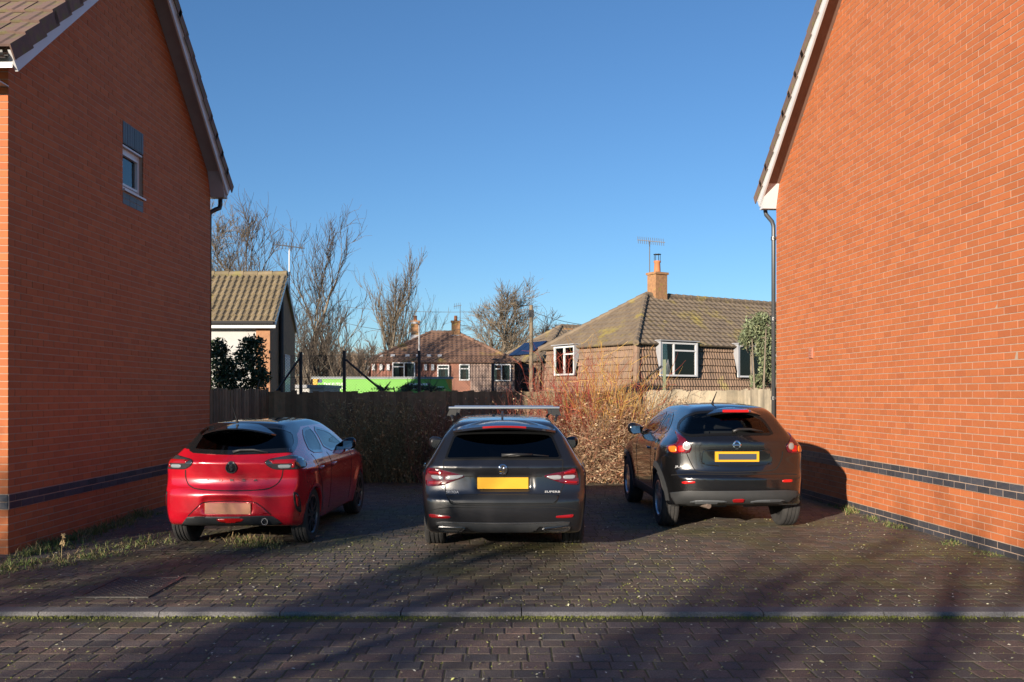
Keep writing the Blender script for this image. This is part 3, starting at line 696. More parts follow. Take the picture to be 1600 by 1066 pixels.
def hip_house(name, label, C, ang, Wd, Ln, ze, rise, m_roof, m_wall, zg, pitch_t, rib, setback=.0, batter=.10, ribw=.2):
    """C nearest eaves corner, d1 along the long side, d2 along the end; tile hung upper storey under a hipped roof"""
    d1 = Vector((math.cos(ang), math.sin(ang), 0)); d2 = Vector((-math.sin(ang), math.cos(ang), 0)); C = Vector((*C, ze)); up = Vector((0,0,1))
    T = thing(name, label, 'house', (C.x, C.y, zg))
    h = Wd/2; ov = .30
    A1 = C+d1*h+d2*h+up*rise; A2 = C+d1*(Ln-h)+d2*h+up*rise
    K = [C-d1*ov-d2*ov, C+d1*(Ln+ov)-d2*ov, C+d1*(Ln+ov)+d2*(Wd+ov), C-d1*ov+d2*(Wd+ov)]; K = [k-up*(rise/h*ov) for k in K]
    core = MB().add([k for k in K]+[A1, A2], [(0,1,5,4),(1,2,5),(2,3,4,5),(3,0,4),(3,2,1,0)]); core.build('roof_deck', m_roof, T)
    def slope(O, E, A, B):                       # O..E eave, A apex over O, B apex over E
        U = (E-O).normalized(); nn = U.cross((A-O)).normalized()
        if nn.z < 0: nn = -nn
        V = nn.cross(U).normalized()
        if V.z < 0: V = -V
        pl = [((p-O).dot(U), (p-O).dot(V)) for p in ([O, E, B, A] if (A-B).length > .01 else [O, E, A])]
        return O, U, V, nn, pl
    for O, E, A, B in ((K[0],K[1],A1,A2), (K[3],K[0],A1,A1), (K[1],K[2],A2,A2)):
        O_, U, V, nn, pl = slope(O, E, A, B)
        courses('roof_courses', T, m_roof, O_+nn*.012, U, V, nn, pl, pitch_t, rib, .03, .045)
    rt = MB()
    for a, b in ((K[0],A1),(K[1],A2),(K[3],A1),(A1,A2)):
        n = max(int((b-a).length/.42), 1)
        for i in range(n):
            p, q = a.lerp(b, i/n), a.lerp(b, (i+1.04)/n); MB().tube([p+up*.05, q+up*.035], [.13,.115], 8).build('ridge_tile', m_roof, T)
    # walls (battered tile hanging above, plain below)
    zs = -.2
    for O, U, N_, L in ((C, d1, -d2, Ln), (C+d2*Wd, -d2, -d1, Wd), (C+d1*Ln, d2, d1, Wd)):
        mb = MB().add([O-up*.05, O+U*L-up*.05, O+U*L-up*(ze-zg)+N_*0, O-up*(ze-zg)], [(3,2,1,0)]); mb.build('wall', m_wall, T)
    return T, C, d1, d2, K, A1, A2

# near tile hung house on the right
S = 1.25; a_ = R(32)
T, C, d1, d2, K, A1, A2 = hip_house('tile_hung_house', 'brown tile hung house with hipped lichened roof and single brick chimney', (3.8*S+.12, 28*S+.3), a_, 4.9*S, 19, 1.65+1.72*S, 1.72*S, m_roofbrown, m_hung, -1.6, .36, .30)
FA = frame(C, d1, (0,0,1), -d2)                   # F(u, z relative to eave, outward)
FB = frame(C+d2*4.9*S, -d2, (0,0,1), -d1)
W_ = 4.9*S; zl = 1.65-.62
bat = .42
def hung(parent, O, U, N_, L, z_top, z_bot, out0, out1, skips, mat, pitch=.285, rib=.145):
    V = (Vector((0,0,1))*(z_top-z_bot)+N_*(out0-out1)); Lv = V.length; V.normalize(); nn = U.cross(V).normalized()
    if nn.dot(N_) < 0: nn = -nn
    us = [0]+[x for s in skips for x in s[:2]]+[L]
    for i in range(0, len(us), 2):
        if us[i+1]-us[i] > .05: courses('hung_tiles', parent, mat, O+Vector((0,0,z_bot-O.z))+N_*out1, U, V, nn, [(us[i],0),(us[i+1],0),(us[i+1],Lv),(us[i],Lv)], pitch, rib, .026, .07)
    for (a, b, z0, z1) in skips:
        for q0, q1 in ((z_bot, z0), (z1, z_top)):
            if q1-q0 > .05:
                k0 = (q0-z_bot)/(z_top-z_bot)*Lv; k1 = (q1-z_bot)/(z_top-z_bot)*Lv
                courses('hung_tiles', parent, mat, O+Vector((0,0,z_bot-O.z))+N_*out1, U, V, nn, [(a,k0),(b,k0),(b,k1),(a,k1)], pitch, rib, .026, .07)
ze1 = C.z-.08
def u_on(px, O, U):                                # pixel column -> distance along a wall
    k = (px-800)/FPX; return (k*O.y-O.x)/(U.x-k*U.y)
def z_on(py, O, U, u): p = O+U*u; return CAMH+(HOR-py)/FPX*p.y
uw = [(u_on(1022,C,d1), u_on(1079,C,d1)), (u_on(1143,C,d1), u_on(1203,C,d1))]
zt_, zb_ = z_on(534,C,d1,uw[0][0]), z_on(589,C,d1,uw[0][0])
hung(T, C, d1, -d2, 19, ze1, -.3, .05, .42, [(uw[0][0],uw[0][1],zb_,zt_),(uw[1][0],uw[1][1],zb_,zt_)], m_hung)
for i, (a, b) in enumerate(uw):
    FW = frame(Vector((C.x,C.y,0)), d1, (0,0,1), -d2)
    w_ = window(T, FW, a+.02, b-.02, zb_+.02, zt_-.02, .30, [.36], transom={1:.76})
    for u in (a+.0, b-.0):                          # lead cheeks and head
        MB().prism(lambda s_, z_, t_: FW(t_, z_, s_), [(.02,zt_+.02),(.41,zt_+.0),(.41,zb_)], u-.02, u+.02).build('dormer_cheek', m_lead, T, fix=True)
    MB().fbox(FW, (a-.06,zt_+.021,.0), (b+.06,zt_+.06,.48)).build('dormer_roof', m_lead, T, fix=True)
    if i == 0:
        for k in range(9):
            u = a+.12+k*.055; MB().tube([FW(u,zb_+.1,.345), FW(min(u+.35, a+.42),zb_+.1+.6,.345)], .004, 3).build('lead_strip', m_lead, w_)
CE = C+d2*W_
ue = (u_on(876,CE,-d2), u_on(909,CE,-d2)); zt2, zb2 = z_on(542,CE,-d2,ue[0]), z_on(588,CE,-d2,ue[0])
hung(T, CE, -d2, -d1, W_, ze1, -.3, .05, .42, [(*ue, zb2, zt2)], m_hung)
FW = frame(Vector((CE.x,CE.y,0)), -d2, (0,0,1), -d1); window(T, FW, ue[0]+.02, ue[1]-.02, zb2+.02, zt2-.02, .30, [.5], transom={1:.72})
MB().prism(lambda s_, z_, t_: FW(t_, z_, s_), [(.02,zt2+.02),(.41,zt2),(.41,zb2)], ue[1]-.02, ue[1]+.02).build('dormer_cheek', m_lead, T, fix=True)
MB().fbox(FW, (ue[0]-.06,zt2+.021,0), (ue[1]+.06,zt2+.06,.48)).build('dormer_roof', m_lead, T, fix=True)
q0, q1 = C-d1*.03-d2*.03+Vector((0,0,-.1)), C-d1*.44-d2*.44; q1.z = -.3
for i in range(9):
    MB().tube([q0.lerp(q1,i/9), q0.lerp(q1,(i+1.03)/9)], [.13,.145], 8).build('corner_tile', m_hung, T)
q = at(1027, 465, A1.y+.35); chimney(T, (q.x, q.y), .33, .28, q.z-.85, at(1027,430,q.y).z, a_)
tp = at(1015, 376, q.y); aerial('comb shaped television aerial on a mast above the near chimney', tp+Vector((0,0,0)), q.z-.2, at(996,375,q.y), at(1039,379,q.y-.6), 13, .42, m_galv)

# far brown house with two chimneys
Y0 = 56; ze2 = at(0,563,Y0).z; hx0 = at(580,0,Y0).x
T2, C2, e1, e2, K2, B1, B2 = hip_house('tile_hung_house', 'far brown semi detached house with two chimneys and white vent tiles', (hx0, Y0), R(4), 7.2, (800-580)/FPX*Y0*1.02, ze2, 1.95, m_roofred, m_hungred, -1.6, .34, .30)
zb = -.5; FW2 = frame(Vector((C2.x,C2.y,0)), e1, (0,0,1), -e2)
wins = []
for (a, b, t, bt) in ((613,649,566,592),(683,702,570,592),(717,734,569,595),(767,798,569,596)):
    u0, u1 = u_on(a,C2,e1), u_on(b,C2,e1); wins.append((u0, u1, z_on(bt,C2,e1,u0), z_on(t,C2,e1,u0)))
mid = u_on(702,C2,e1)+.05; Lh = (800-580)/FPX*Y0*1.02
hung(T2, C2, e1, -e2, mid, ze2-.1, zb, .05, .38, [w for w in wins[:2]], m_hungred, .30, .2)
m_redbrick2 = M('dull_red_brick', (.30,.14,.095), .9, col2=(.22,.11,.08), nscale=5, namt=.7, bump=(20,.4,.01)); m_greyhung = M('grey_brown_hanging', (.26,.19,.16), .9, col2=(.2,.15,.125), nscale=3)
um = u_on(735,C2,e1)
mbw = MB(); us = [mid, wins[2][0], wins[2][1], um]
mbw.fbox(FW2, (mid+.01,zb,.02), (wins[2][0],ze2-.1,.12)); mbw.fbox(FW2, (wins[2][1],zb,.02), (um,ze2-.1,.12)); mbw.fbox(FW2, (wins[2][0],zb,.02), (wins[2][1],wins[2][2],.12)); mbw.fbox(FW2, (wins[2][0],wins[2][3],.02), (wins[2][1],ze2-.1,.12))
mbw.build('brick_panel', m_redbrick2, T2, fix=True)
hung(T2, C2+e1*um, e1, -e2, Lh-um, ze2-.1, zb, .05, .30, [(wins[3][0]-um, wins[3][1]-um, wins[3][2], wins[3][3])], m_greyhung, .30, .2)
for i, (a, b, c, d_) in enumerate(wins): window(T2, FW2, a+.01, b-.01, c+.01, d_-.01, .22 if i != 2 else .1, [.52] if b-a > .9 else [], transom={0:.72})
for O, U, N_, L in ((C2+e2*7.2, -e2, -e1, 7.2),): hung(T2, O, U, N_, L, ze2-.1, zb, .05, .38, [], m_hungred, .30, .2)
Vr = (B1-K2[0]); 
for px in (595,613,636,653,670,687):               # white vent tiles on the roof slope and the wall
    u = u_on(px,C2,e1); t = .27; p = K2[0]+(K2[1]-K2[0]).normalized()*u; sl = (B1-K2[0]); nS = (K2[1]-K2[0]).cross(B1-K2[0]).normalized(); vS = nS.cross((K2[1]-K2[0]).normalized())
    G = frame(K2[0]+(K2[1]-K2[0]).normalized()*(u+.3), (K2[1]-K2[0]).normalized(), vS, nS); MB().fbox(G, (-.13,.72,.03), (.13,.98,.09)).build('vent_tile', m_white, T2, fix=True)
for px in (584,596,607,655,665,676):
    u = u_on(px,C2,e1); MB().fbox(FW2, (u-.09,ze2-.62,.14), (u+.09,ze2-.25,.30)).build('wall_patch', m_white, T2, fix=True)
FE = frame(Vector((C2.x,C2.y,0))+e2*7.2, -e2, (0,0,1), -e1)
for i in range(9): MB().fbox(FE, (1.0+i*.62,ze2-.75,.14), (1.25+i*.62,ze2-.30,.32)).build('wall_patch', m_white, T2, fix=True)
for i in range(6):
    nS = (K2[0]-K2[3]).cross(B1-K2[3]).normalized(); uS = (K2[0]-K2[3]).normalized(); vS = nS.cross(uS); 
    if nS.z < 0: nS = -nS; vS = -vS
    G = frame(K2[3]+uS*(2.0+i*.8), uS, vS, nS); MB().fbox(G, (-.16,.75,.03), (.16,1.0,.09)).build('vent_tile', m_white, T2, fix=True)
for px in (649,712):
    q = at(px, 521, B1.y); chimney(T2, (q.x, q.y), .28, .28, q.z-.4, at(px,504,q.y).z, R(4), pot=False)
    MB().lathe(frame((q.x,q.y,at(px,504,q.y).z+.10),(1,0,0),(0,1,0),(0,0,1)), [(.12,0),(.10,.3),(.12,.34)], 10).build('chimney_pot', m_pot, T2)
q = at(719, 500, B1.y); aerial('small aerial on the right chimney of the far brown house', at(719,476,B1.y), q.z-1.2, at(709,479,B1.y), at(721,477,B1.y), 4, .5, m_galv)

# tiled house at the left with brick gable
T3 = thing('pantile_house', 'house with mossy pantile roof and brick gable beside the shaded brick house', 'house', (at(440,0,27).x, 27, -1.6))
Yf = 26.0; exl, exr = at(290,0,Yf).x, at(424,0,Yf).x; zeave = at(0,503,Yf).z
# gable end faces right and slightly towards us: roof ridge runs to the right edge at px 444
Yrid = 28.3; rx = at(444,0,Yrid).x; zrid = at(0,431,Yrid).z
Ov = Vector((exl-1.5, Yf, zeave)); Uo = Vector((1,0,0)); Vv = Vector((0, Yrid-Yf, zrid-zeave)); LV = Vv.length; Vv.normalize(); Nn = Uo.cross(Vv).normalized()
if Nn.z < 0: Nn = -Nn
Lr = exr-(exl-1.5)+.1
sh = (rx-exr)/LV                                    # verge drifts right with the slope
deck = MB().add([Ov-Nn*.03, Ov+Uo*Lr-Nn*.03, Ov+Uo*(Lr+sh*LV)+Vv*LV-Nn*.03, Ov+Vv*LV-Nn*.03], [(0,1,2,3)]); deck.build('roof_deck', m_roofbrown, T3)
back = MB().add([Ov+Vv*LV, Ov+Uo*(Lr+sh*LV)+Vv*LV, Ov+Uo*(Lr+2*sh*LV)+Vector((0,2*(Yrid-Yf),0)), Ov+Vector((0,2*(Yrid-Yf),0))], [(0,1,2,3)]); back.build('roof_back', m_pant, T3)
rows = 9; pv = LV/rows; rib = .186
ptm = MB(); prof = [(0,0),(.03,.012),(.075,.05),(.12,.05),(.16,.012),(.19,0)]
vs = []
for (u, h) in prof: vs += [(u, -.02, h-.02), (u, -.02, h+.03), (u, pv*1.08, h+.0)]
ptm.add(vs, [(3*i,3*i+3,3*i+4,3*i+1) for i in range(5)]+[(3*i+1,3*i+4,3*i+5,3*i+2) for i in range(5)])
pme = ptm.mesh('roof_tile', m_pant)
for r_ in range(rows):
    cN = int(Lr/rib)
    for c_ in range(cN):
        o_ = Ov+Uo*(Lr+sh*r_*pv-(c_+1)*rib)+Vv*(r_*pv)+Nn*(.01+random.gauss(0,.003))
        if proj(o_)[0] < 322: continue
        piece('roof_tile', pme, Matrix(((Uo.x,Vv.x,Nn.x,o_.x),(Uo.y,Vv.y,Nn.y,o_.y),(Uo.z,Vv.z,Nn.z,o_.z),(0,0,0,1))), T3)
for i in range(14): p = Ov+Vv*LV+Uo*(Lr+sh*LV-i*.45); MB().tube([p+Vector((0,0,.04)), p-Uo*.46+Vector((0,0,.03))], [.12,.11], 8).build('ridge_tile', m_pant, T3)
wx = exr-.10                                        # brick wall corner
yb = 2*(Yrid-Yf)+Yf
def gx(y): return wx+(y-Yf-.3)*sh*.83
cornerx = wx
MB().add([(exl-1.5,Yf+.3,-1.6),(at(402,0,Yf+.3).x,Yf+.3,-1.6),(at(402,0,Yf+.3).x,Yf+.3,zeave-.02),(exl-1.5,Yf+.3,zeave-.02)], [(0,1,2,3)]).build('white_wall', M('white_render', (.44,.44,.43), .9, col2=(.34,.34,.33), nscale=2), T3)
MB().prism(lambda u, v, w_: Vector((u, w_, v)), [(at(401,0,Yf+.28).x,-1.6),(wx,-1.6),(wx,zeave-.03),(at(401,0,Yf+.28).x,zeave-.03)], Yf+.22, Yf+.5).build('brick_pier', m_buffbrick, T3, fix=True)
gb = [(wx,Yf+.5),(gx(yb),yb)]
MB().add([(wx,Yf+.4,-1.6),(gx(Yrid),Yrid,-1.6),(gx(yb-.3),yb-.3,-1.6),(gx(yb-.3),yb-.3,zeave),(gx(Yrid),Yrid,zrid-.12),(wx,Yf+.4,zeave)], [(0,1,2,3,4,5)]).build('gable_wall', m_buffbrick, T3)
for s_ in (0, 1):
    a = Vector((exr+.12, Yf-.02, zeave-.02)) if not s_ else Vector((exr+.12+2*sh*LV, yb, zeave-.02)); b = Vector((rx+.10, Yrid, zrid-.02))
    MB().prism(lambda u, v, w_, a=a, b=b: a.lerp(b, u)+Vector((w_, 0, v)), [(0,-.16),(1,-.16),(1,.03),(0,.03)], -.03, 0).build('bargeboard', m_white, T3, fix=True)
MB().box((exl-1.5,Yf-.01,zeave-.18), (exr+.08,Yf+.02,zeave-.03)).build('fascia', m_white, T3, fix=True)
MB().tube([(exl-1.5,Yf-.08,zeave-.03),(exr+.08,Yf-.08,zeave-.03)], .05, 8).build('gutter', m_iron, T3)
py_ = Yf+1.5; MB().tube([(gx(py_)+.08,py_,-1.6),(gx(py_)+.08,py_,zeave+.9)], .07, 8).build('downpipe', m_iron, T3)
yq = Yf+2.4; MB().add([(gx(yq)+.02,yq,1.55),(gx(yq+.9)+.02,yq+.9,1.55),(gx(yq+.9)+.02,yq+.9,2.9),(gx(yq)+.02,yq,2.9)], [(0,1,2,3)]).build('window', m_white, T3)
tp = at(452, 388, 28.4); T4 = aerial('television aerial on a white mast at the gable of the pantile house', tp, zrid-.5, at(430,382,28.2), at(476,388,28.6), 9, .3, m_white)

# hoarding, white flat roof, pole, lamp, solar house
Yb = 39; bx0, bx1 = at(489,0,Yb).x, at(706,0,Yb).x; bt = at(0,590,Yb).z
T5 = thing('banner_board', 'long bright green banner board with white lettering behind the chain link fence', 'banner', (bx0, Yb, -1.6))
m_green = M('green_banner', (.17,.46,.07), .5, col2=(.15,.40,.06), nscale=1.5)
MB().box((bx0,Yb,-1.0), (bx1,Yb+.12,bt-.06)).build('panel', m_green, T5, fix=True)
MB().box((bx0-.06,Yb-.05,bt-.058), (bx1+.06,Yb+.2,bt+.03)).build('top_rail', M('grey_rail', (.3,.33,.35), .5), T5, fix=True)
for sx in (1, -1):
    xe = bx0 if sx > 0 else bx1
    MB().prism(lambda u, v, w_: Vector((u, w_, v)), [(xe,bt-.07),(xe+sx*.28,bt-.07),(xe+sx*.07,bt-.55),(xe,bt-.55)][::sx], Yb-.012, Yb-.004).build('corner_patch', M('orange_patch', (.62,.33,.03), .5), T5, fix=True)
for x_ in (bx0+.4, (bx0+bx1)/2, bx1-.4): MB().box((x_-.06,Yb+.13,-1.7), (x_+.06,Yb+.25,bt-.1)).build('support', m_iron, T5, fix=True)
m_letter = M('white_letter', (.8,.8,.8), .5)
def letters(parent, body, px0, px1, py, hpx, Y):
    v, f = text_mesh(body, 1.0, .01, .012); v = np.array(v); wv = v[:,0].max()-v[:,0].min(); hv = v[:,1].max()-v[:,1].min()
    a = at(px0, py, Y); b = at(px1, py, Y); c = (a+b)/2; sx = (b.x-a.x)/wv; sy = hpx/FPX*Y/hv
    mb = MB().add([(c.x+p[0]*sx, Y-.006-p[2], c.z+p[1]*sy) for p in v], f); return mb.build('lettering', m_letter, parent)
letters(T5, 'THE FUTURE', 505.5, 541, 600.8, 4.4, Yb); letters(T5, 'TO JO', 521, 539, 606.6, 4.0, Yb)
for py_, a0, a1, hh in ((600.6,640,672,3.4),(604.8,673,693,1.4),(606.6,640,672,3.2),(607.6,680,688,2.4)):      # worn lettering that cannot be read, as white strokes
    q_ = a0
    while q_ < a1:
        w9 = random.uniform(1.6,3.4); p0, p1 = at(q_, py_+hh/2, Yb), at(min(q_+w9, a1), py_-hh/2, Yb); MB().box((p0.x,Yb-.014,p0.z), (p1.x,Yb-.004,p1.z)).build('lettering_stroke', m_letter, T5, fix=True); q_ += w9+.9
MB().box((at(496,0,Yb).x,Yb-.012,at(0,598,Yb).z), (at(503,0,Yb).x,Yb-.004,at(0,593,Yb).z)).build('logo_block', M('navy_print', (.05,.06,.16), .5), T5, fix=True)
T6 = thing('flat_roof_shed', 'low white edged flat roof seen over the left part of the fence', 'shed', (at(470,0,32).x, 32, -1.6))
MB().box((at(425,0,32).x,32,-1.6), (at(506,0,32).x,35,at(0,606,32).z)).build('wall', M('white_render', (.62,.62,.6)), T6, fix=True)
MB().box((at(423,0,32).x,31.9,at(0,607.2,32).z+.02), (at(508,0,32).x,35.1,at(0,605,32).z+.08)).build('roof_edge', m_lead, T6, fix=True)
m_pole = M('creosoted_pole', (.22,.17,.11), .9, col2=(.14,.11,.08), nscale=3)
T7 = thing('telegraph_pole', 'wooden telegraph pole between the far brown house and the near tiled house', 'pole', (at(830,0,56).x, 56, -1.6))
p = at(830, 477, 56); MB().tube([(p.x,56,-1.6),(p.x,56,p.z)], [.15,.11], 10).build('shaft', m_pole, T7)
MB().box((p.x-.17,55.85,p.z-.75), (p.x+.17,56.15,p.z-.3)).build('junction_box', m_iron, T7, fix=True)
def wire(label, a, b, sag):
    pts = [a.lerp(b, t/10)-Vector((0,0,sag*4*(t/10)*(1-t/10))) for t in range(11)]
    o = MB().tube(pts, .016, 3).build('overhead_wire', m_iron); tag(o, label, 'wire', 'overhead wires')
top = Vector((p.x,56,p.z-.35))
wire('upper overhead wire from the telegraph pole to the near tiled house', top, at(1000,509,38), .35)
wire('lower overhead wire from the telegraph pole to the near tiled house', top-Vector((0,0,.12)), at(925,528,40), .3)
wire('long overhead wire running left from the telegraph pole', top+Vector((0,0,.1)), at(540,480,60), .25)
wire('overhead wire from the telegraph pole towards the left chimney', top-Vector((0,0,.05)), at(540,505,58), .9)
T8 = thing('street_lamp', 'slender grey street lamp in front of the far brown house', 'street lamp', (at(655,0,50).x, 50, -1.6))
p = at(655, 505, 50); MB().tube([(p.x,50,-1.6),(p.x,50,1.0),(p.x,50,p.z-.1),(p.x-.12,49.9,p.z)], [.09,.06,.045,.04], 8).build('column', m_lead, T8)
MB().box((p.x-.42,49.75,p.z-.05), (p.x-.06,49.98,p.z+.06)).build('lantern', m_lead, T8, fix=True)
Ys = 58; T9, C9, f1, f2, K9, D1, D2 = hip_house('tile_hung_house', 'brown house with a blue solar panel behind the telegraph pole', (at(848,0,Ys).x, Ys), R(28), 7.0, 10, at(0,560,Ys).z, 2.4, m_roofbrown, m_hung, -1.6, .36, .3)
hung(T9, C9+f2*7, -f2, -f1, 7, C9.z-.1, -.4, .05, .35, [], m_hung, .3, .2); hung(T9, C9, f1, -f2, 10, C9.z-.1, -.4, .05, .35, [], m_hung, .3, .2)
chimney(T9, (at(886,0,D1.y).x, D1.y), .3, .3, D1.z-.5, at(0,516,D1.y).z, R(28), pot=False)
uS = (K9[0]-K9[3]).normalized(); nS = uS.cross(D1-K9[3]).normalized()
if nS.z < 0: nS = -nS
vS = nS.cross(uS)
if vS.z < 0: vS = -vS
G = frame(K9[3], uS, vS, nS); m_solar = M('solar_panel', (.008,.014,.045), .25, spec=.5)
for i in range(3): MB().fbox(G, (2.0+i*1.05,.8,.12), (3.0+i*1.05,2.4,.17)).build('solar_panel', m_solar, T9, fix=True)

# evergreen bushes
def leafy(name, label, base, blobs, n, mat, size, matst, cat='shrub', droop=0.0, limbs=None):
    T = thing(name, label, cat, base); lf = MB(); st = MB()
    for (c, r, wgt) in blobs:
        c = Vector(c); st.tube(twig_path(base, c-Vector(base), (c-Vector(base)).length, 4, .05), [.06,.05,.04,.03,.015], 5)
        for i in range(int(n*wgt)):
            while True:
                v = Vector((random.uniform(-1,1), random.uniform(-1,1), random.uniform(-1,1)))
                if .15 < v.length < 1: break
            v *= (.55+.45*random.random()); q = c+Vector((v.x*r[0], v.y*r[1], v.z*r[2])); s_ = size*random.uniform(.6,1.3)
            a = Vector((random.gauss(0,1), random.gauss(0,1), random.gauss(0,.7)-droop)).normalized(); b = a.orthogonal().normalized(); b = (Matrix.Rotation(random.random()*6,3,a) @ b)
            lf.add([q-a*s_, q+b*s_*.35, q+a*s_, q-b*s_*.35], [(0,1,2,3)])
        for i in range(10): st.tube(twig_path(c-Vector((0,0,r[2]*.4)), (random.gauss(0,1),random.gauss(0,1),random.gauss(.4,.7)), max(r)*.9, 3, .2), [.02,.015,.01,.005], 3)
    st.build('trunk', matst, T); o = lf.build('crown', mat, T); return T
m_everg = M('dark_evergreen_leaf', (.035,.06,.022), .6, var=.5, rndcol=[(.03,.055,.02),(.05,.08,.03),(.025,.04,.018)])
m_euc = M('grey_green_leaf', (.10,.135,.07), .6, var=.4, rndcol=[(.12,.16,.08),(.18,.21,.11),(.09,.12,.06),(.22,.22,.12)])
Y = 23
leafy('evergreen_bush', 'dark evergreen bush in front of the white wall of the pantile house', GB(372,Y), [(at(350,575,Y),(.55,.5,.6),1),(at(392,560,Y),(.5,.5,.55),1),(at(365,600,Y),(.9,.6,.5),1.2),(at(408,590,Y),(.32,.4,.4),.5),(at(395,535,Y),(.4,.35,.2),.35),(at(340,545,Y),(.4,.4,.35),.5)], 900, m_everg, .07, m_bark)
Y = 24
leafy('evergreen_tree', 'grey green drooping evergreen tree by the corner of the sunlit brick house', GB(1196,Y), [(at(1180,515,Y),(.42,.4,.45),1),(at(1197,545,Y),(.45,.4,.5),1),(at(1190,500,Y),(.25,.3,.25),.6),(at(1205,580,Y),(.4,.4,.45),.8),(at(1165,530,Y),(.22,.3,.3),.5),(at(1185,595,Y),(.3,.3,.25),.5),(at(1215,520,Y),(.4,.4,.6),.8)], 1150, m_euc, .055, m_bark2, 'tree', droop=1.0)
# small house plate number shape is left out: foliage at the banner foot
leafy('ivy_bush', 'leafy bush growing in front of the right end of the green banner', GB(655,21), [(at(640,606,21),(.35,.2,.12),1),(at(672,608,21),(.4,.2,.10),1),(at(600,608,21),(.3,.2,.06),.4)], 260, m_everg, .04, m_bark)
# bare trees behind the camera whose shadows lie across the paving
m_b = m_bark
for i, (x_, y_, h_, sp) in enumerate(((-16,-12.5,6.2,.8),(-12.6,-14,6.5,.8),(-9.6,-12.2,6.4,.8),(-7.2,-14.5,6.8,.75),(-20,-18,7.5,.8),(-14.5,-21,8.0,.8),(-4.2,-13,6.2,.8),(-22,-13,7.2,.8),(-11,-17,7.2,.8),(-11.8,-9.6,5.6,.8),(-18.2,-9.2,6.6,.8))):
    bare_tree('bare_tree', ['small bare tree behind the viewer, leftmost of the near row','small bare tree behind the viewer, second from the left of the near row','small bare tree in the middle of the near row behind the viewer','small bare tree behind the viewer, second from the right of the near row','small bare tree far behind the viewer on the left','taller bare tree far behind the viewer','small bare tree behind the viewer, rightmost of the near row','bare tree behind the viewer, furthest left of all','bare tree behind the viewer in the second row','bare tree behind the viewer standing in front of the near row','bare tree behind the viewer at the left end of the verge'][i], (x_, y_, -.1), h_, sp, 60+i, m_b, m_twig, 3, nchild=12 if x_ < -11 else 8, up=.12, r0=.17, minr=.035, first=.10, group='street trees behind the viewer')
random.seed(123)
# ------------------------------------------------------------------ cars: bodies from a smooth distance field, panels projected on to it
def pchip(xs, ys):
    xs, ys = np.array(xs, float), np.array(ys, float); h = np.diff(xs); dl = np.diff(ys)/h; m = np.zeros(len(xs))
    m[0], m[-1] = dl[0], dl[-1]
    for i in range(1, len(xs)-1):
        if dl[i-1]*dl[i] > 0: w1, w2 = 2*h[i]+h[i-1], h[i]+2*h[i-1]; m[i] = (w1+w2)/(w1/dl[i-1]+w2/dl[i])
    def f(q):
        q = np.clip(q, xs[0], xs[-1]); i = np.clip(np.searchsorted(xs, q)-1, 0, len(xs)-2); t = (q-xs[i])/h[i]
        return (1+2*t)*(1-t)**2*ys[i]+t*(1-t)**2*h[i]*m[i]+t*t*(3-2*t)*ys[i+1]+t*t*(t-1)*h[i]*m[i+1]
    return f
def pts(s): return pchip([a for a, b in s], [b for a, b in s])
def smax(ds, k):
    m = np.maximum.reduce(ds); return m+k*np.log(sum(np.exp((d-m)/k) for d in ds))
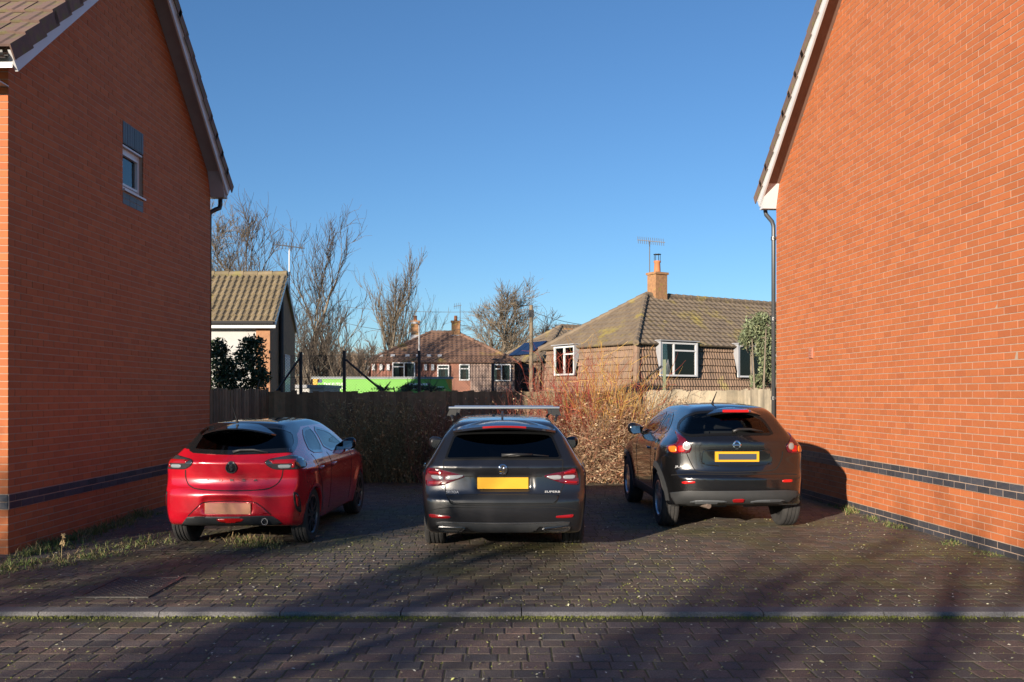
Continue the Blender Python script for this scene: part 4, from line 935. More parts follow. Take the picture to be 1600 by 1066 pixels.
class Body:
    def __init__(s, P):
        s.P = P; s.rear = pts(P['rear']); s.front = pts(P['front']); s.top = pts(P['top']); s.hw = pts(P['half']); s.plan = pts(P['plan']); s.gplan = pts(P['gplan']); s.bot = pts(P['bottom'])
    def f(s, p):
        P = s.P; x, y, z = p[..., 0], p[..., 1], p[..., 2]; ax = np.abs(x)
        g = np.clip((z-P['belt'])/.25, 0, 1); g = g*g*(3-2*g)
        pl = s.plan(y)*(1-g)+s.gplan(y)*g
        hw = s.hw(z)*pl
        for (yc, zc, r, amt) in P['flares']:
            d = np.sqrt((y-yc)**2+(z-zc)**2); hw = hw+amt*np.exp(-((d-r)/.085)**2)
        for (z0, wd, amt, ya, yb) in P.get('lines', []):       # shoulder lines along the flank
            hw = hw+amt*np.exp(-((z-z0(y) if callable(z0) else z-z0)/wd)**2)*np.clip((y-ya)/.4, 0, 1)*np.clip((yb-y)/.4, 0, 1)
        d_s = (ax-hw)*.96
        xn = np.clip(ax/P['W'], 0, 1.2)
        d_r = (s.rear(z)+P['rcurve']*xn**P['rpow']*(1+P.get('rg',0)*g)-y)*P.get('rk', .9)
        d_f = (y-s.front(z)+P['fcurve']*xn**2.4)*.8
        d_t = (z-s.top(y)+P['crown']*xn**2)*.9
        d_b = s.bot(y)-z
        d = smax([d_s, d_r, d_f, d_t], P.get('k', .028)); d = smax([d, d_b], .02)
        for (yc, zc, r, amt) in P['flares']:
            cyl = np.sqrt((y-yc)**2+(z-zc)**2)-(r-.035); w_ = smax([cyl, (P['W']-.28-ax)], .01); d = np.maximum(d, -w_)
        for (c, hsz, rr) in P.get('cuts', []):                  # rounded box recesses (mirrored in x)
            q = np.stack([np.abs(ax-c[0])-hsz[0], np.abs(y-c[1])-hsz[1], np.abs(z-c[2])-hsz[2]], -1)+rr
            bx = np.linalg.norm(np.maximum(q, 0), axis=-1)+np.minimum(q.max(-1), 0)-rr; d = smax([d, -bx], .012)
        return d
    def grad(s, p, e=.004):
        g = np.stack([s.f(p+np.eye(3)[i]*e)-s.f(p-np.eye(3)[i]*e) for i in range(3)], -1); return g/np.maximum(np.linalg.norm(g, axis=-1, keepdims=True), 1e-9)
    def gradraw(s, p, e=.004): return np.stack([s.f(p+np.eye(3)[i]*e)-s.f(p-np.eye(3)[i]*e) for i in range(3)], -1)/(2*e)
    def mesh(s, res=.024):
        P = s.P; lo = np.array([-P['W']-.15, -.15, .05]); hi = np.array([P['W']+.15, P['L']+.15, P['H']+.12])
        n = np.ceil((hi-lo)/res).astype(int)+1; ax = [lo[i]+np.arange(n[i])*res for i in range(3)]
        G = np.stack(np.meshgrid(*ax, indexing='ij'), -1); D = s.f(G); I = D < 0
        c = np.zeros(n-1, int)
        for dx in (0,1):
            for dy in (0,1):
                for dz in (0,1): c += I[dx:n[0]-1+dx, dy:n[1]-1+dy, dz:n[2]-1+dz]
        act = (c > 0) & (c < 8); idx = -np.ones(n-1, int); cells = np.argwhere(act); idx[act] = np.arange(len(cells))
        acc = np.zeros((len(cells), 3)); cnt = np.zeros((len(cells), 1))
        for a in range(3):
            b, c2 = [k for k in range(3) if k != a]
            for ob in (0,1):
                for oc in (0,1):
                    p0 = cells.copy(); p0[:, b] += ob; p0[:, c2] += oc; p1 = p0.copy(); p1[:, a] += 1
                    d0, d1_ = D[tuple(p0.T)], D[tuple(p1.T)]; cr = (d0 < 0) != (d1_ < 0); t = np.where(cr, d0/np.where(cr, d0-d1_, 1), 0)
                    acc += np.where(cr[:, None], (lo+p0*res)+(p1-p0)*res*t[:, None], 0); cnt += cr[:, None]
        v = acc/np.maximum(cnt, 1)
        for _ in range(3):
            g = s.gradraw(v); st = s.f(v)[:, None]*g/np.maximum((g*g).sum(-1, keepdims=True), .05); ln = np.linalg.norm(st, axis=-1, keepdims=True); v = v-st*np.minimum(1, res*.6/np.maximum(ln, 1e-9))
        F = []
        for a in range(3):
            b, c2 = (a+1) % 3, (a+2) % 3
            sl0 = [slice(None)]*3; sl1 = [slice(None)]*3; sl0[a] = slice(0, -1); sl1[a] = slice(1, None)
            cr = I[tuple(sl0)] != I[tuple(sl1)]; e = np.argwhere(cr)
            e = e[(e[:, b] > 0) & (e[:, c2] > 0) & (e[:, b] < n[b]-1) & (e[:, c2] < n[c2]-1)]
            ins = I[tuple(e.T)]
            q = []
            for ob, oc in ((-1,-1),(0,-1),(0,0),(-1,0)):
                k = e.copy(); k[:, b] += ob; k[:, c2] += oc; q.append(idx[tuple(k.T)])
            q = np.stack(q, -1); q = np.where(ins[:, None], q, q[:, ::-1]); F.append(q)
        return v, np.concatenate(F)
    def march(s, o, d, t0, t1, n=260):
        """first hit of rays o+t*d with the surface; rays that miss take their closest approach"""
        ts = np.linspace(t0, t1, n); V = s.f(o[:, None, :]+d[:, None, :]*ts[None, :, None])
        hit = (V[:, :-1] > 0) & (V[:, 1:] <= 0); any_ = hit.any(1); k = np.where(any_, hit.argmax(1), np.minimum(V.argmin(1), n-2))
        a, b = ts[k], ts[k+1]
        for _ in range(12):
            m = (a+b)/2; fm = s.f(o+d*m[:, None]); a = np.where(fm > 0, m, a); b = np.where(fm > 0, b, m)
        t = np.where(any_, (a+b)/2, ts[k]); return o+d*t[:, None], any_

def grid_poly(poly, cell):
    """split a polygon by a grid: returns points and faces"""
    xs = [p[0] for p in poly]; ys = [p[1] for p in poly]; pt = {}; P_ = []; F_ = []
    def vid(p):
        k = (round(p[0]/cell*200), round(p[1]/cell*200))
        if k not in pt: pt[k] = len(P_); P_.append(p)
        return pt[k]
    i0, i1, j0, j1 = [int(math.floor(v/cell)) for v in (min(xs), max(xs), min(ys), max(ys))]
    if area2(poly) < 0: poly = poly[::-1]
    for i in range(i0, i1+1):
        col = clip_half(clip_half(poly, -1, 0, -i*cell), 1, 0, (i+1)*cell)
        if len(col) < 3: continue
        for j in range(j0, j1+1):
            c = clip_half(clip_half(col, 0, -1, -j*cell), 0, 1, (j+1)*cell)
            if len(c) < 3 or abs(area2(c)) < cell*cell*1e-4: continue
            ids = [];
            for p in c:
                k = vid(p)
                if not ids or ids[-1] != k: ids.append(k)
            if len(ids) > 1 and ids[0] == ids[-1]: ids.pop()
            if len(set(ids)) >= 3: F_.append(ids)
    return P_, F_
def smooth_poly(poly, n=3, closed=True):
    """round a polygon with Chaikin corner cutting"""
    p = [tuple(q) for q in poly]
    for _ in range(n):
        o = []
        m = len(p)
        rng_ = range(m if closed else m-1)
        if not closed: o.append(p[0])
        for i in rng_:
            a, b = p[i], p[(i+1) % m]; o += [(a[0]*.8+b[0]*.2, a[1]*.8+b[1]*.2), (a[0]*.2+b[0]*.8, a[1]*.2+b[1]*.8)]
        if not closed: o.append(p[-1])
        p = o
    return p
def inset(poly, d):
    if area2(poly) < 0: poly = poly[::-1]
    n = len(poly); out = []
    for i in range(n):
        a, b, c = Vector(poly[i-1]), Vector(poly[i]), Vector(poly[(i+1) % n])
        u = (b-a); v = (c-b)
        if u.length < 1e-6 or v.length < 1e-6: out.append(tuple(b)); continue
        u.normalize(); v.normalize(); n1 = Vector((-u.y, u.x)); n2 = Vector((-v.y, v.x)); m = n1+n2
        if m.length < .3: m = n1
        m.normalize(); k = d/max(m.dot(n1), .45); out.append(tuple(b+m*k))
    return out
def inpoly(P_, poly):
    x, y = P_[:, 0], P_[:, 1]; c = np.zeros(len(P_), bool); n = len(poly)
    for i in range(n):
        (x0, y0), (x1, y1) = poly[i], poly[(i+1) % n]
        cond = ((y0 > y) != (y1 > y)); xi = (x1-x0)*(y-y0)/((y1-y0) if y1 != y0 else 1e-9)+x0; c ^= cond & (x < xi)
    return c
class Car:
    def __init__(s, name, label, P, loc, yaw, scale, sx=1.0):
        s.B = Body(P); s.P = P; s.T = thing(name, label, 'car', loc, None, yaw, scale); s.T.scale = (scale*sx, scale, scale); s.holes = []
        s.mw = Matrix.Translation(loc) @ Matrix.Rotation(yaw, 4, 'Z') @ Matrix.Diagonal((scale*sx, scale, scale, 1)); s.inv = np.array(s.mw.inverted())
        s.co = (s.inv @ np.array([0, 0, CAMH, 1]))[:3]
    def ray(s, q, mode):
        q = np.array(q, float)
        if mode == 'cam':
            d = np.stack([(q[:, 0]-800)/FPX, np.ones(len(q)), (HOR-q[:, 1])/FPX], -1); d = d @ s.inv[:3, :3].T; d /= np.linalg.norm(d, axis=-1, keepdims=True)
            o = np.repeat(s.co[None], len(q), 0); t0 = max(s.co[1]*-1-.6, 1)
            return o, d, t0, t0+6.2
        if mode in ('right', 'left'):                            # q = (y, z)
            sg = 1 if mode == 'right' else -1; o = np.stack([np.full(len(q), sg*1.4), q[:, 0], q[:, 1]], -1); d = np.repeat(np.array([[-sg, 0, 0.]]), len(q), 0); return o, d, 0, 1.3
        if mode == 'top': o = np.stack([q[:, 0], q[:, 1], np.full(len(q), 2.2)], -1); return o, np.repeat(np.array([[0, 0, -1.]]), len(q), 0), 0, 1.8
        if mode == 'rear': o = np.stack([q[:, 0], np.full(len(q), -1.), q[:, 1]], -1); return o, np.repeat(np.array([[0, 1., 0]]), len(q), 0), 0, 4
        if mode == 'front': o = np.stack([q[:, 0], np.full(len(q), s.P['L']+1.), q[:, 1]], -1); return o, np.repeat(np.array([[0, -1., 0]]), len(q), 0), 0, 4
    def hit(s, q, mode):
        o, d, a, b = s.ray(q, mode); return s.B.march(o, d, a, b)[0]
    def emit(s, name, v, f, mat, parent, smooth, mirror):
        outs = []
        for m in ((1, -1) if mirror else (1,)):
            vv = np.array(v)*np.array([m, 1, 1]); ff = [tuple(x)[::-1] for x in f] if m < 0 else [tuple(x) for x in f]
            mb = MB(); mb.v = vv.tolist(); mb.f = ff
            pr = parent if not isinstance(parent, (list, tuple)) else parent[0 if m > 0 else 1]
            outs.append(mb.build(name, mat, pr or s.T, smooth=smooth))
        return outs
    def patch(s, name, poly, mat, off=.004, thick=.012, cell=None, mirror=False, parent=None, mode='cam', rnd=2, sm=True, dome=0.0, hole=0.0, both=False):
        if rnd: poly = smooth_poly(poly, rnd)
        cell = cell or (3.0 if mode == 'cam' else .03)
        P2, F2 = grid_poly(poly, cell); P2 = np.array(P2)
        p = s.hit(P2, mode); n = s.B.grad(p)
        if dome:
            c = P2.mean(0); r = np.linalg.norm(P2-c, axis=1).max(); off = off+dome*(1-(np.linalg.norm(P2-c, axis=1)/r)**2)[:, None]
        fr = p+n*off; bk = p-n*thick; nv = len(P2)
        e = {}
        for f in F2:
            for i in range(len(f)): e[(f[i], f[(i+1) % len(f)])] = 1
        # orientation: face normal along n
        fl = []
        for f in F2:
            a, b, c = fr[f[0]], fr[f[1]], fr[f[2]]; fl.append(np.dot(np.cross(b-a, c-a), n[f[0]]))
        if sum(1 if x > 0 else -1 for x in fl) < 0: F2 = [f[::-1] for f in F2]; e = {(b, a): 1 for (a, b) in e}
        sk = [(b, a, nv+a, nv+b) for (a, b) in e if (b, a) not in e]
        outs = s.emit(name, np.vstack([fr, bk]), [tuple(f) for f in F2]+sk, mat, parent, False, mirror)
        if sm:
            for o in outs: o.data.polygons.foreach_set('use_smooth', [i < len(F2) for i in range(len(o.data.polygons))]); 
            for o in outs:
                for i, (a, b) in enumerate([]): pass
        if hole is not None and hole > 0: s.holes.append((mode, inset(poly, hole), mirror))
        return outs
    def ring(s, name, poly, wd, mat, off=.005, thick=.01, mirror=False, parent=None, mode='cam', rnd=2):
        if rnd: poly = smooth_poly(poly, rnd)
        if area2(poly) < 0: poly = poly[::-1]
        step = 3.0 if mode == 'cam' else .03; q = []
        for i in range(len(poly)):
            a, b = poly[i], poly[(i+1) % len(poly)]; n = max(int(math.hypot(b[0]-a[0], b[1]-a[1])/step), 1); q += [(a[0]+(b[0]-a[0])*k/n, a[1]+(b[1]-a[1])*k/n) for k in range(n)]
        return s.strip(name, q, inset(q, wd), mat, off, thick, mirror, parent, mode, True)
    def strip(s, name, A, Bq, mat, off, thick, mirror, parent, mode, closed):
        a = s.hit(A, mode); b = s.hit(Bq, mode); na, nb = s.B.grad(a), s.B.grad(b); n = len(a)
        v = np.vstack([a+na*off, b+nb*off, a-na*thick, b-nb*thick]); f = []
        for i in range(n if closed else n-1):
            j = (i+1) % n; f += [(i, j, n+j, n+i), (i, 2*n+i, 2*n+j, j), (n+i, n+j, 3*n+j, 3*n+i)]
        m = f[0]; nn_ = np.cross(v[m[1]]-v[m[0]], v[m[3]]-v[m[0]])
        if np.dot(nn_, na[0]) < 0: f = [x[::-1] for x in f]
        return s.emit(name, v, f, mat, parent, False, mirror)
    def seam(s, name, line, wd, mat, off=.0025, mirror=False, mode='cam', rnd=2, parent=None):
        if rnd: line = smooth_poly(line, rnd, False)
        step = 3.0 if mode == 'cam' else .03; q = []
        for i in range(len(line)-1):
            a, b = line[i], line[i+1]; n = max(int(math.hypot(b[0]-a[0], b[1]-a[1])/step), 1); q += [(a[0]+(b[0]-a[0])*k/n, a[1]+(b[1]-a[1])*k/n) for k in range(n)]
        q.append(line[-1]); A, Bq = [], []
        for i, p in enumerate(q):
            d = Vector(q[min(i+1, len(q)-1)])-Vector(q[max(i-1, 0)]); d.normalize() if d.length else None; A.append((p[0]-d.y*wd/2, p[1]+d.x*wd/2)); Bq.append((p[0]+d.y*wd/2, p[1]-d.x*wd/2))
        return s.strip(name, A, Bq, mat, off, .006, mirror, parent, mode, False)
    def build_body(s, mat, inner, res=.024, roof=None, roofmat=None):
        v, F = s.B.mesh(res); c = v[F].mean(1); n = s.B.grad(c); keep = np.ones(len(F), bool)
        for mode, poly, mirror in s.holes:
            for m in ((1, -1) if mirror else (1,)):
                cc = c*np.array([m, 1, 1]); nn_ = n*np.array([m, 1, 1])
                if mode == 'cam':
                    d = cc-s.co; w_ = (np.hstack([cc, np.ones((len(cc), 1))]) @ np.array(s.mw).T)[:, :3]; q = np.stack([800+w_[:, 0]/w_[:, 1]*FPX, HOR-(w_[:, 2]-CAMH)/w_[:, 1]*FPX], -1); fac = (nn_*d).sum(1) < 0
                elif mode in ('right', 'left'): q = cc[:, 1:]; fac = nn_[:, 0]*(1 if mode == 'right' else -1) > .1
                elif mode == 'front': q = cc[:, [0, 2]]; fac = nn_[:, 1] > .05
                elif mode == 'rear': q = cc[:, [0, 2]]; fac = nn_[:, 1] < -.05
                keep &= ~(inpoly(q, poly) & fac)
        Fk = F[keep]; mb = MB(); mb.v = v.tolist(); mb.f = [tuple(x) for x in Fk.tolist()]
        if roof:
            rf = roof(c[keep]); mb.f = [tuple(x) for x in Fk[~rf].tolist()]; sel = Fk[rf]; used = np.unique(sel); mp = -np.ones(len(v), int); mp[used] = np.arange(len(used))
            rm = MB(); rm.v = v[used].tolist(); rm.f = [tuple(x) for x in mp[sel].tolist()]; rm.build('roof', roofmat, s.T, smooth=True)
        o = mb.build('body', mat, s.T, smooth=True)
        ck = c[keep]; sel = Fk[ck[:, 2] > s.P['belt']-.12]; used = np.unique(sel); mp = -np.ones(len(v), int); mp[used] = np.arange(len(used)); vi = v[used]-s.B.grad(v[used])*.035
        mb = MB(); mb.v = vi.tolist(); mb.f = [tuple(x[::-1]) for x in mp[sel].tolist()]; mb.build('headlining', inner, s.T, smooth=True)
        return o
    def plate3d(s, name, cx, cz, w_, h, mat, y=None, parent=None, out=.012, th=.012):
        p = s.hit([(cx, cz)], 'rear')[0]; yy = (y if y is not None else p[1]-out)
        return MB().box((cx-w_/2, yy-th, cz-h/2), (cx+w_/2, yy, cz+h/2)).build(name, mat, parent or s.T, fix=True), yy-th
    def text(s, body, px0, px1, py, hpx, mat, off=.006, name='lettering', parent=None, spacing=1.0):
        v, f = text_mesh(body, 1.0, .03, .01, spacing); v = np.array(v); w0 = v[:, 0].min(); wv = v[:, 0].max()-w0; h0 = v[:, 1].min(); hv = v[:, 1].max()-h0
        q = np.stack([px0+(v[:, 0]-w0)/wv*(px1-px0), py+hpx/2-(v[:, 1]-h0)/hv*hpx], -1); p = s.hit(q, 'cam'); n = s.B.grad(p); p = p+n*(off+v[:, 2:3]*.06)
        mb = MB(); mb.v = p.tolist(); mb.f = f; return mb.build(name, mat, parent or s.T)
    def tubes(s, name, path_list, mat, n=6, parent=None):
        mb = MB()
        for path, r in path_list: mb.tube(path, r, n)
        return mb.build(name, mat, parent or s.T, smooth=True)

m_tyre = M('tyre_rubber', (.022,.022,.023), .85, col2=(.045,.043,.04), nscale=9, namt=.6, bump=(60,.3,.003))
m_rim_s = M('silver_alloy', (.55,.56,.58), .28, .9); m_rim_d = M('dark_alloy', (.10,.105,.115), .3, .8)
m_carplastic = M('car_black_plastic', (.012,.0125,.013), .45, col2=(.02,.02,.02), nscale=10)
m_greyplastic = M('car_grey_plastic', (.030,.032,.034), .55, col2=(.022,.024,.025), nscale=10)
m_gloss = M('gloss_black', (.008,.009,.010), .06, coat=.5)
m_frit = M('glass_border', (.006,.0065,.007), .35, spec=.25)
m_gap = M('panel_gap', (.004,.004,.004), .9)
m_chrome = M('chrome', (.75,.76,.78), .12, 1.0)
m_redlens = M('red_lens', (.26,.006,.009), .12, coat=.6); m_darkred = M('dark_red_lens', (.085,.005,.012), .1, coat=.7); m_amber = M('amber_lens', (.62,.15,.015), .15, coat=.5); m_clear = M('clear_lens', (.26,.27,.28), .15, coat=.6)
m_smoke = M('smoked_lens', (.03,.032,.035), .1, coat=.7); m_redbright = M('bright_red_lens', (.48,.008,.008), .2, coat=.4)
m_yplate = M('yellow_plate', (.60,.315,.008), .5); m_oplate = M('orange_plate', (.52,.23,.10), .5, col2=(.48,.15,.12), nscale=4, namt=.8); m_dplate = M('dark_plate_face', (.035,.045,.07), .5)
m_mirror = M('mirror_glass', (.25,.27,.3), .05, 1.0); m_seat = M('seat_fabric', (.02,.02,.022), .9); m_liner = M('headlining', (.03,.03,.032), .9)
g_rear = GLASS('tinted_glass', (.10,.11,.12)); g_side = GLASS('side_glass', (.16,.18,.19)); g_clear = GLASS('clear_car_glass', (.62,.68,.66))
g_juke = GLASS('light_tint_glass', (.60,.64,.64))

def wheel(car, x, y, r, wd, rim_r, mat, spokes, side, twin=True):
    sg = side; F = frame((x, y, r), (0,1,0), (0,0,1), (sg,0,0)); h = wd/2
    W_ = thing_part = MB().lathe(F, [(rim_r,-h*.8),(r*.90,-h),(r*.975,-h*.86),(r,-h*.66)]+[q for k in (-.42,0.,.42) for q in ((r,h*(k-.08)),(r-.009,h*(k-.06)),(r-.009,h*(k+.06)),(r,h*(k+.08)))]+[(r,h*.66),(r*.975,h*.86),(r*.90,h),(rim_r,h*.86),(rim_r,-h*.8)], 56).build('wheel', m_tyre, car.T, smooth=False)
    MB().lathe(F, [(rim_r+.004,h*.9),(rim_r-.012,h*.92),(rim_r-.022,h*.75),(rim_r-.03,-h*.7),(rim_r,-h*.75)], 40, close=True).build('rim', mat, W_, smooth=False)
    MB().lathe(F, [(.02,-h*.1),(rim_r*.97,-h*.1),(rim_r*.97,-h*.06),(.02,-h*.06)], 32).build('brake_disc', M('brake_disc', (.05,.05,.052), .5, .6), W_)
    for k in range(spokes):
        a0 = 2*math.pi*k/spokes+.3
        for da in ((-.14,.14) if twin else (0,)):
            a = a0+da; u = Vector((math.cos(a), math.sin(a))); p = Vector((-u.y, u.x)); a1 = a0+da*1.9; ue = Vector((math.cos(a1), math.sin(a1)))
            w1, w2 = (.018,.014) if twin else (.036,.026)
            q = [u*rim_r*.16-p*w1, ue*rim_r*.985-p*w2, ue*rim_r*.985+p*w2, u*rim_r*.16+p*w1]
            MB().prism(F, [tuple(z) for z in q], h*.52, h*.80).build('spoke', mat, W_, fix=True)
    MB().lathe(F, [(.0,h*.84),(.045,h*.84),(.06,h*.80),(.06,h*.45),(.0,h*.45)], 20).build('hub_cap', mat, W_)
    return W_
def mirror_pod(car, px, pz, py, w_, mat_top, mat_low):
    for sg in (1, -1):
        F = frame((sg*px, py, pz), (sg,0,0), (0,1,0), (0,0,1)); mb = MB(); n = 14; vs = []; prof = [(0,.45),(.05,.8),(.12,1.0),(.18,.92),(.215,.55),(.222,.2)]
        for (u, k) in prof: vs += [F(u, .06*k*math.cos(2*math.pi*i/n), .085*k*math.sin(2*math.pi*i/n)+.02*u/.2) for i in range(n)]
        fs = [(i*n+k, i*n+(k+1) % n, (i+1)*n+(k+1) % n, (i+1)*n+k) for i in range(len(prof)-1) for k in range(n)]+[tuple(range(n)), tuple(range((len(prof)-1)*n, len(prof)*n))]
        mb.add(vs, fs); o = mb.build('door_mirror', mat_top, car.T, smooth=True, fix=True)
        MB().fbox(F, (-.10,-.015,-.06), (.03,.02,-.02)).build('mirror_arm', mat_low, o, fix=True)
        gl = [(.04,-.05),(.15,-.06),(.185,-.02),(.175,.05),(.05,.055)]; MB().prism(lambda a, b, c: F(a, c, b), gl, -.066, -.058).build('mirror_glass', m_mirror, o, fix=True)
def interior(car, belt, y_rear, y_front, hwid, seat_z):
    MB().box((-hwid, y_rear, belt-.10), (hwid, y_rear+.45, belt-.07)).build('parcel_shelf', m_seat, car.T, fix=True)
    MB().box((-hwid, y_rear+.45, .38), (hwid, y_front, .42)).build('cabin_floor', m_seat, car.T, fix=True)
    MB().box((-hwid, y_front-.35, belt-.16), (hwid, y_front, belt-.06)).build('dashboard', m_seat, car.T, fix=True)
    for yy, xs in ((y_rear+.62, (-.36, 0, .36)), (y_rear+1.42, (-.35, .35))):
        for x_ in xs:
            w_ = .17 if len(xs) == 3 else .23
            F = frame((x_, yy, seat_z), (1,0,0), (0,1,0), (0,0,1))
            mb = MB().prism(lambda a, b, c: F(c, a, b), [(0,0),(.16,0),(.05,.56),(-.06,.56)], -w_, w_); mb.prism(lambda a, b, c: F(c, a, b), [(.16,0),(.60,.04),(.60,-.10),(.0,-.12)], -w_, w_)
            o = mb.build('seat', m_seat, car.T, fix=True)
            MB().prism(lambda a, b, c: F(c, a, b), smooth_poly([(-.09,.585),(.02,.585),(.0,.72),(-.09,.72)], 2), -.11, .11).build('headrest', m_seat, o, fix=True)
    MB().lathe(frame((.37, y_front-.55, belt-.03), (1,0,0), (0,.35,.94), (0,-.94,.35)), [(.16,-.012),(.18,-.012),(.18,.012),(.16,.012)], 24, close=True).build('steering_wheel', m_seat, car.T)
def crop(k, ox, oy): return lambda l: [(ox+x/k, oy+y/k) for x, y in l]
# ------------------------------------------------------------------ the three cars
def spoiler(car, hw, prof, curve, mat, drop=0.0, name='spoiler', n=22):
    vs = []; m = len(prof)
    for i in range(n+1):
        x_ = -hw+2*hw*i/n; k = abs(x_/hw); sc = 1-.35*k**6
        for (y, z) in prof: vs.append((x_, y+curve*k**2.2+(.04*k**8), z-drop*k**2))
    fs = [(i*m+j, i*m+(j+1) % m, (i+1)*m+(j+1) % m, (i+1)*m+j) for i in range(n) for j in range(m)]+[tuple(range(m)), tuple(range(n*m, (n+1)*m))]
    o = MB().add(vs, fs).build(name, mat, car.T, fix=True)
    return o
def disc(car, name, px, py, rpx, mat, off=.008, dome=.004, parent=None, n=20, thick=.012):
    return car.patch(name, [(px+rpx*math.cos(2*math.pi*i/n), py+rpx*math.sin(2*math.pi*i/n)) for i in range(n)], mat, off, thick, cell=2.0, parent=parent, rnd=0, dome=dome)[0]
def annulus(car, name, px, py, r1, r0, mat, off=.012, parent=None):
    return car.ring(name, [(px+r1*math.cos(2*math.pi*i/28), py+r1*math.sin(2*math.pi*i/28)) for i in range(28)], r1-r0, mat, off, .006, parent=parent, rnd=0)[0]
def plate(car, name, px0, px1, py0, py1, mat, out=.012, border=None):
    c = car.hit([((px0+px1)/2, (py0+py1)/2)], 'cam')[0]; e = car.hit([(px0, (py0+py1)/2), (px1, (py0+py1)/2), ((px0+px1)/2, py0), ((px0+px1)/2, py1)], 'cam')
    d = np.linalg.norm(car.co-c); k = FPX/d/1.0
    w_ = (px1-px0)/FPX*d; h = (py1-py0)/FPX*d; yy = min(c[1], e[:, 1].min() if abs(e[:, 1].min()-c[1]) < .05 else c[1])-out
    cx, cz = c[0]*1.0, c[2]
    o = MB().box((cx-w_/2, yy, cz-h/2), (cx+w_/2, yy+out+.03, cz+h/2)).build(name, mat, car.T, fix=True)
    return o, cx, cz, w_, h, yy
def liners(car, yy, r, W_):
    for y in yy:
        for sg in (1, -1):
            n = 18; vs = []
            for x_ in (W_-.03, W_-.27):
                vs += [(sg*x_, y+(r-.02)*math.cos(math.pi*i/n), max(.12, .345*0+r*.0+.33+(r-.02)*math.sin(math.pi*i/n))) for i in range(n+1)]
            k = n+1; vs += [(sg*(W_-.27), y, .2)]
            fs = [(i, i+1, k+i+1, k+i) for i in range(n)]+[(k+i, k+i+1, 2*k) for i in range(n)]
            MB().add(vs, fs).build('arch_liner', m_gap, car.T)
def sides(car, polys, mirror=True, ringw=.032, glass=g_side, handles=(), doors=()):
    for pl in polys:
        g_ = car.patch('side_window', pl, glass, .002, .004, mode='right', mirror=True, hole=.03, rnd=1)
        car.ring('window_surround', pl, ringw, m_gloss, .005, .008, mode='right', mirror=True, parent=g_, rnd=1)
    for (y, z) in handles:
        car.patch('door_handle', [(y-.09,z-.016),(y+.09,z-.02),(y+.095,z+.016),(y-.085,z+.02)], handle_mat, .028, .01, mode='right', mirror=True, rnd=2)
    for ln in doors: car.seam('door_gap', ln, .011, m_gap, mode='right', mirror=True, rnd=1)

m_silverl = M('silver_letter', (.42,.43,.44), .35)
# ---- dark grey estate
m_grey = M('dark_grey_metallic', (.010,.0105,.0125), .3, .1, coat=1.0, spec=.5, col2=(.013,.013,.015), nscale=2, namt=.6)
handle_mat = m_grey
P_S = dict(L=4.86, W=.932, H=1.477, belt=.98, rcurve=.17, rpow=3.0, fcurve=.35, crown=.07, k=.024,
    rear=[(.12,.24),(.24,.10),(.36,.02),(.52,0),(.62,.005),(.665,.05),(.72,.075),(.90,.095),(.955,.085),(1.0,.115),(1.06,.165),(1.36,.50),(1.46,.66),(1.6,.9)],
    front=[(.12,4.55),(.3,4.80),(.5,4.86),(.75,4.78),(.9,4.6),(1.6,4.3)],
    top=[(0,1.30),(.3,1.395),(.7,1.44),(1.3,1.470),(2.0,1.477),(2.6,1.45),(3.0,1.34),(3.75,1.01),(4.1,.94),(4.5,.85),(4.9,.68)],
    half=[(.1,.80),(.3,.885),(.5,.918),(.7,.928),(.85,.926),(.93,.905),(.98,.872),(1.03,.838),(1.25,.715),(1.42,.575),(1.6,.48)],
    plan=[(0,.86),(.2,.925),(.5,.97),(1.0,.995),(1.5,1),(3.6,1),(4.3,.95),(4.86,.78)], gplan=[(0,.90),(.4,.93),(1,.97),(1.8,1),(3,1),(4.9,.9)],
    bottom=[(0,.27),(.4,.23),(1,.2),(4.9,.2)], flares=[(1.085,.335,.365,.010),(3.926,.335,.365,.010)], lines=[(.86,.03,.010,.2,4.4)],
    cuts=[((0,.02,.80),(.30,.10,.09),.04)])
car = Car('estate_car', 'dark grey estate car with silver roof bars and yellow number plate', P_S, (-.087+.012, 10.06-1.085*.955, 0), R(.7), .955)
c2 = crop(4.2625, 630, 610)
rg = c2([(338,292),(420,280),(660,276),(905,280),(990,290),(1030,380),(1062,462),(900,460),(660,458),(430,460),(272,466),(300,390)])
g_ = car.patch('rear_window', rg, g_rear, .002, .004, hole=2.0, rnd=1); car.ring('window_surround', rg, 3.2, m_frit, .004, .006, parent=g_[0], rnd=1)
sides(car, [[(.60,1.06),(1.18,1.03),(1.20,1.345),(.98,1.32)], [(1.25,1.03),(2.02,1.01),(2.05,1.37),(1.27,1.355)], [(2.10,1.01),(3.25,.985),(2.9,1.18),(2.62,1.31),(2.12,1.375)]], handles=((1.45,.87),(2.4,.86)),
      doors=([(1.98,.32),(2.0,.7),(2.02,1.0)], [(1.25,.98),(1.18,.80),(1.45,.62),(1.5,.36)], [(3.15,.97),(3.15,.6),(3.1,.32)]))
ws = [(-.66,1.06),(.66,1.06),(.55,1.38),(-.55,1.38)]; car.patch('windscreen', ws, g_clear, .002, .004, mode='front', hole=.03, rnd=1)
interior(car, .98, .35, 3.6, .76, .55)
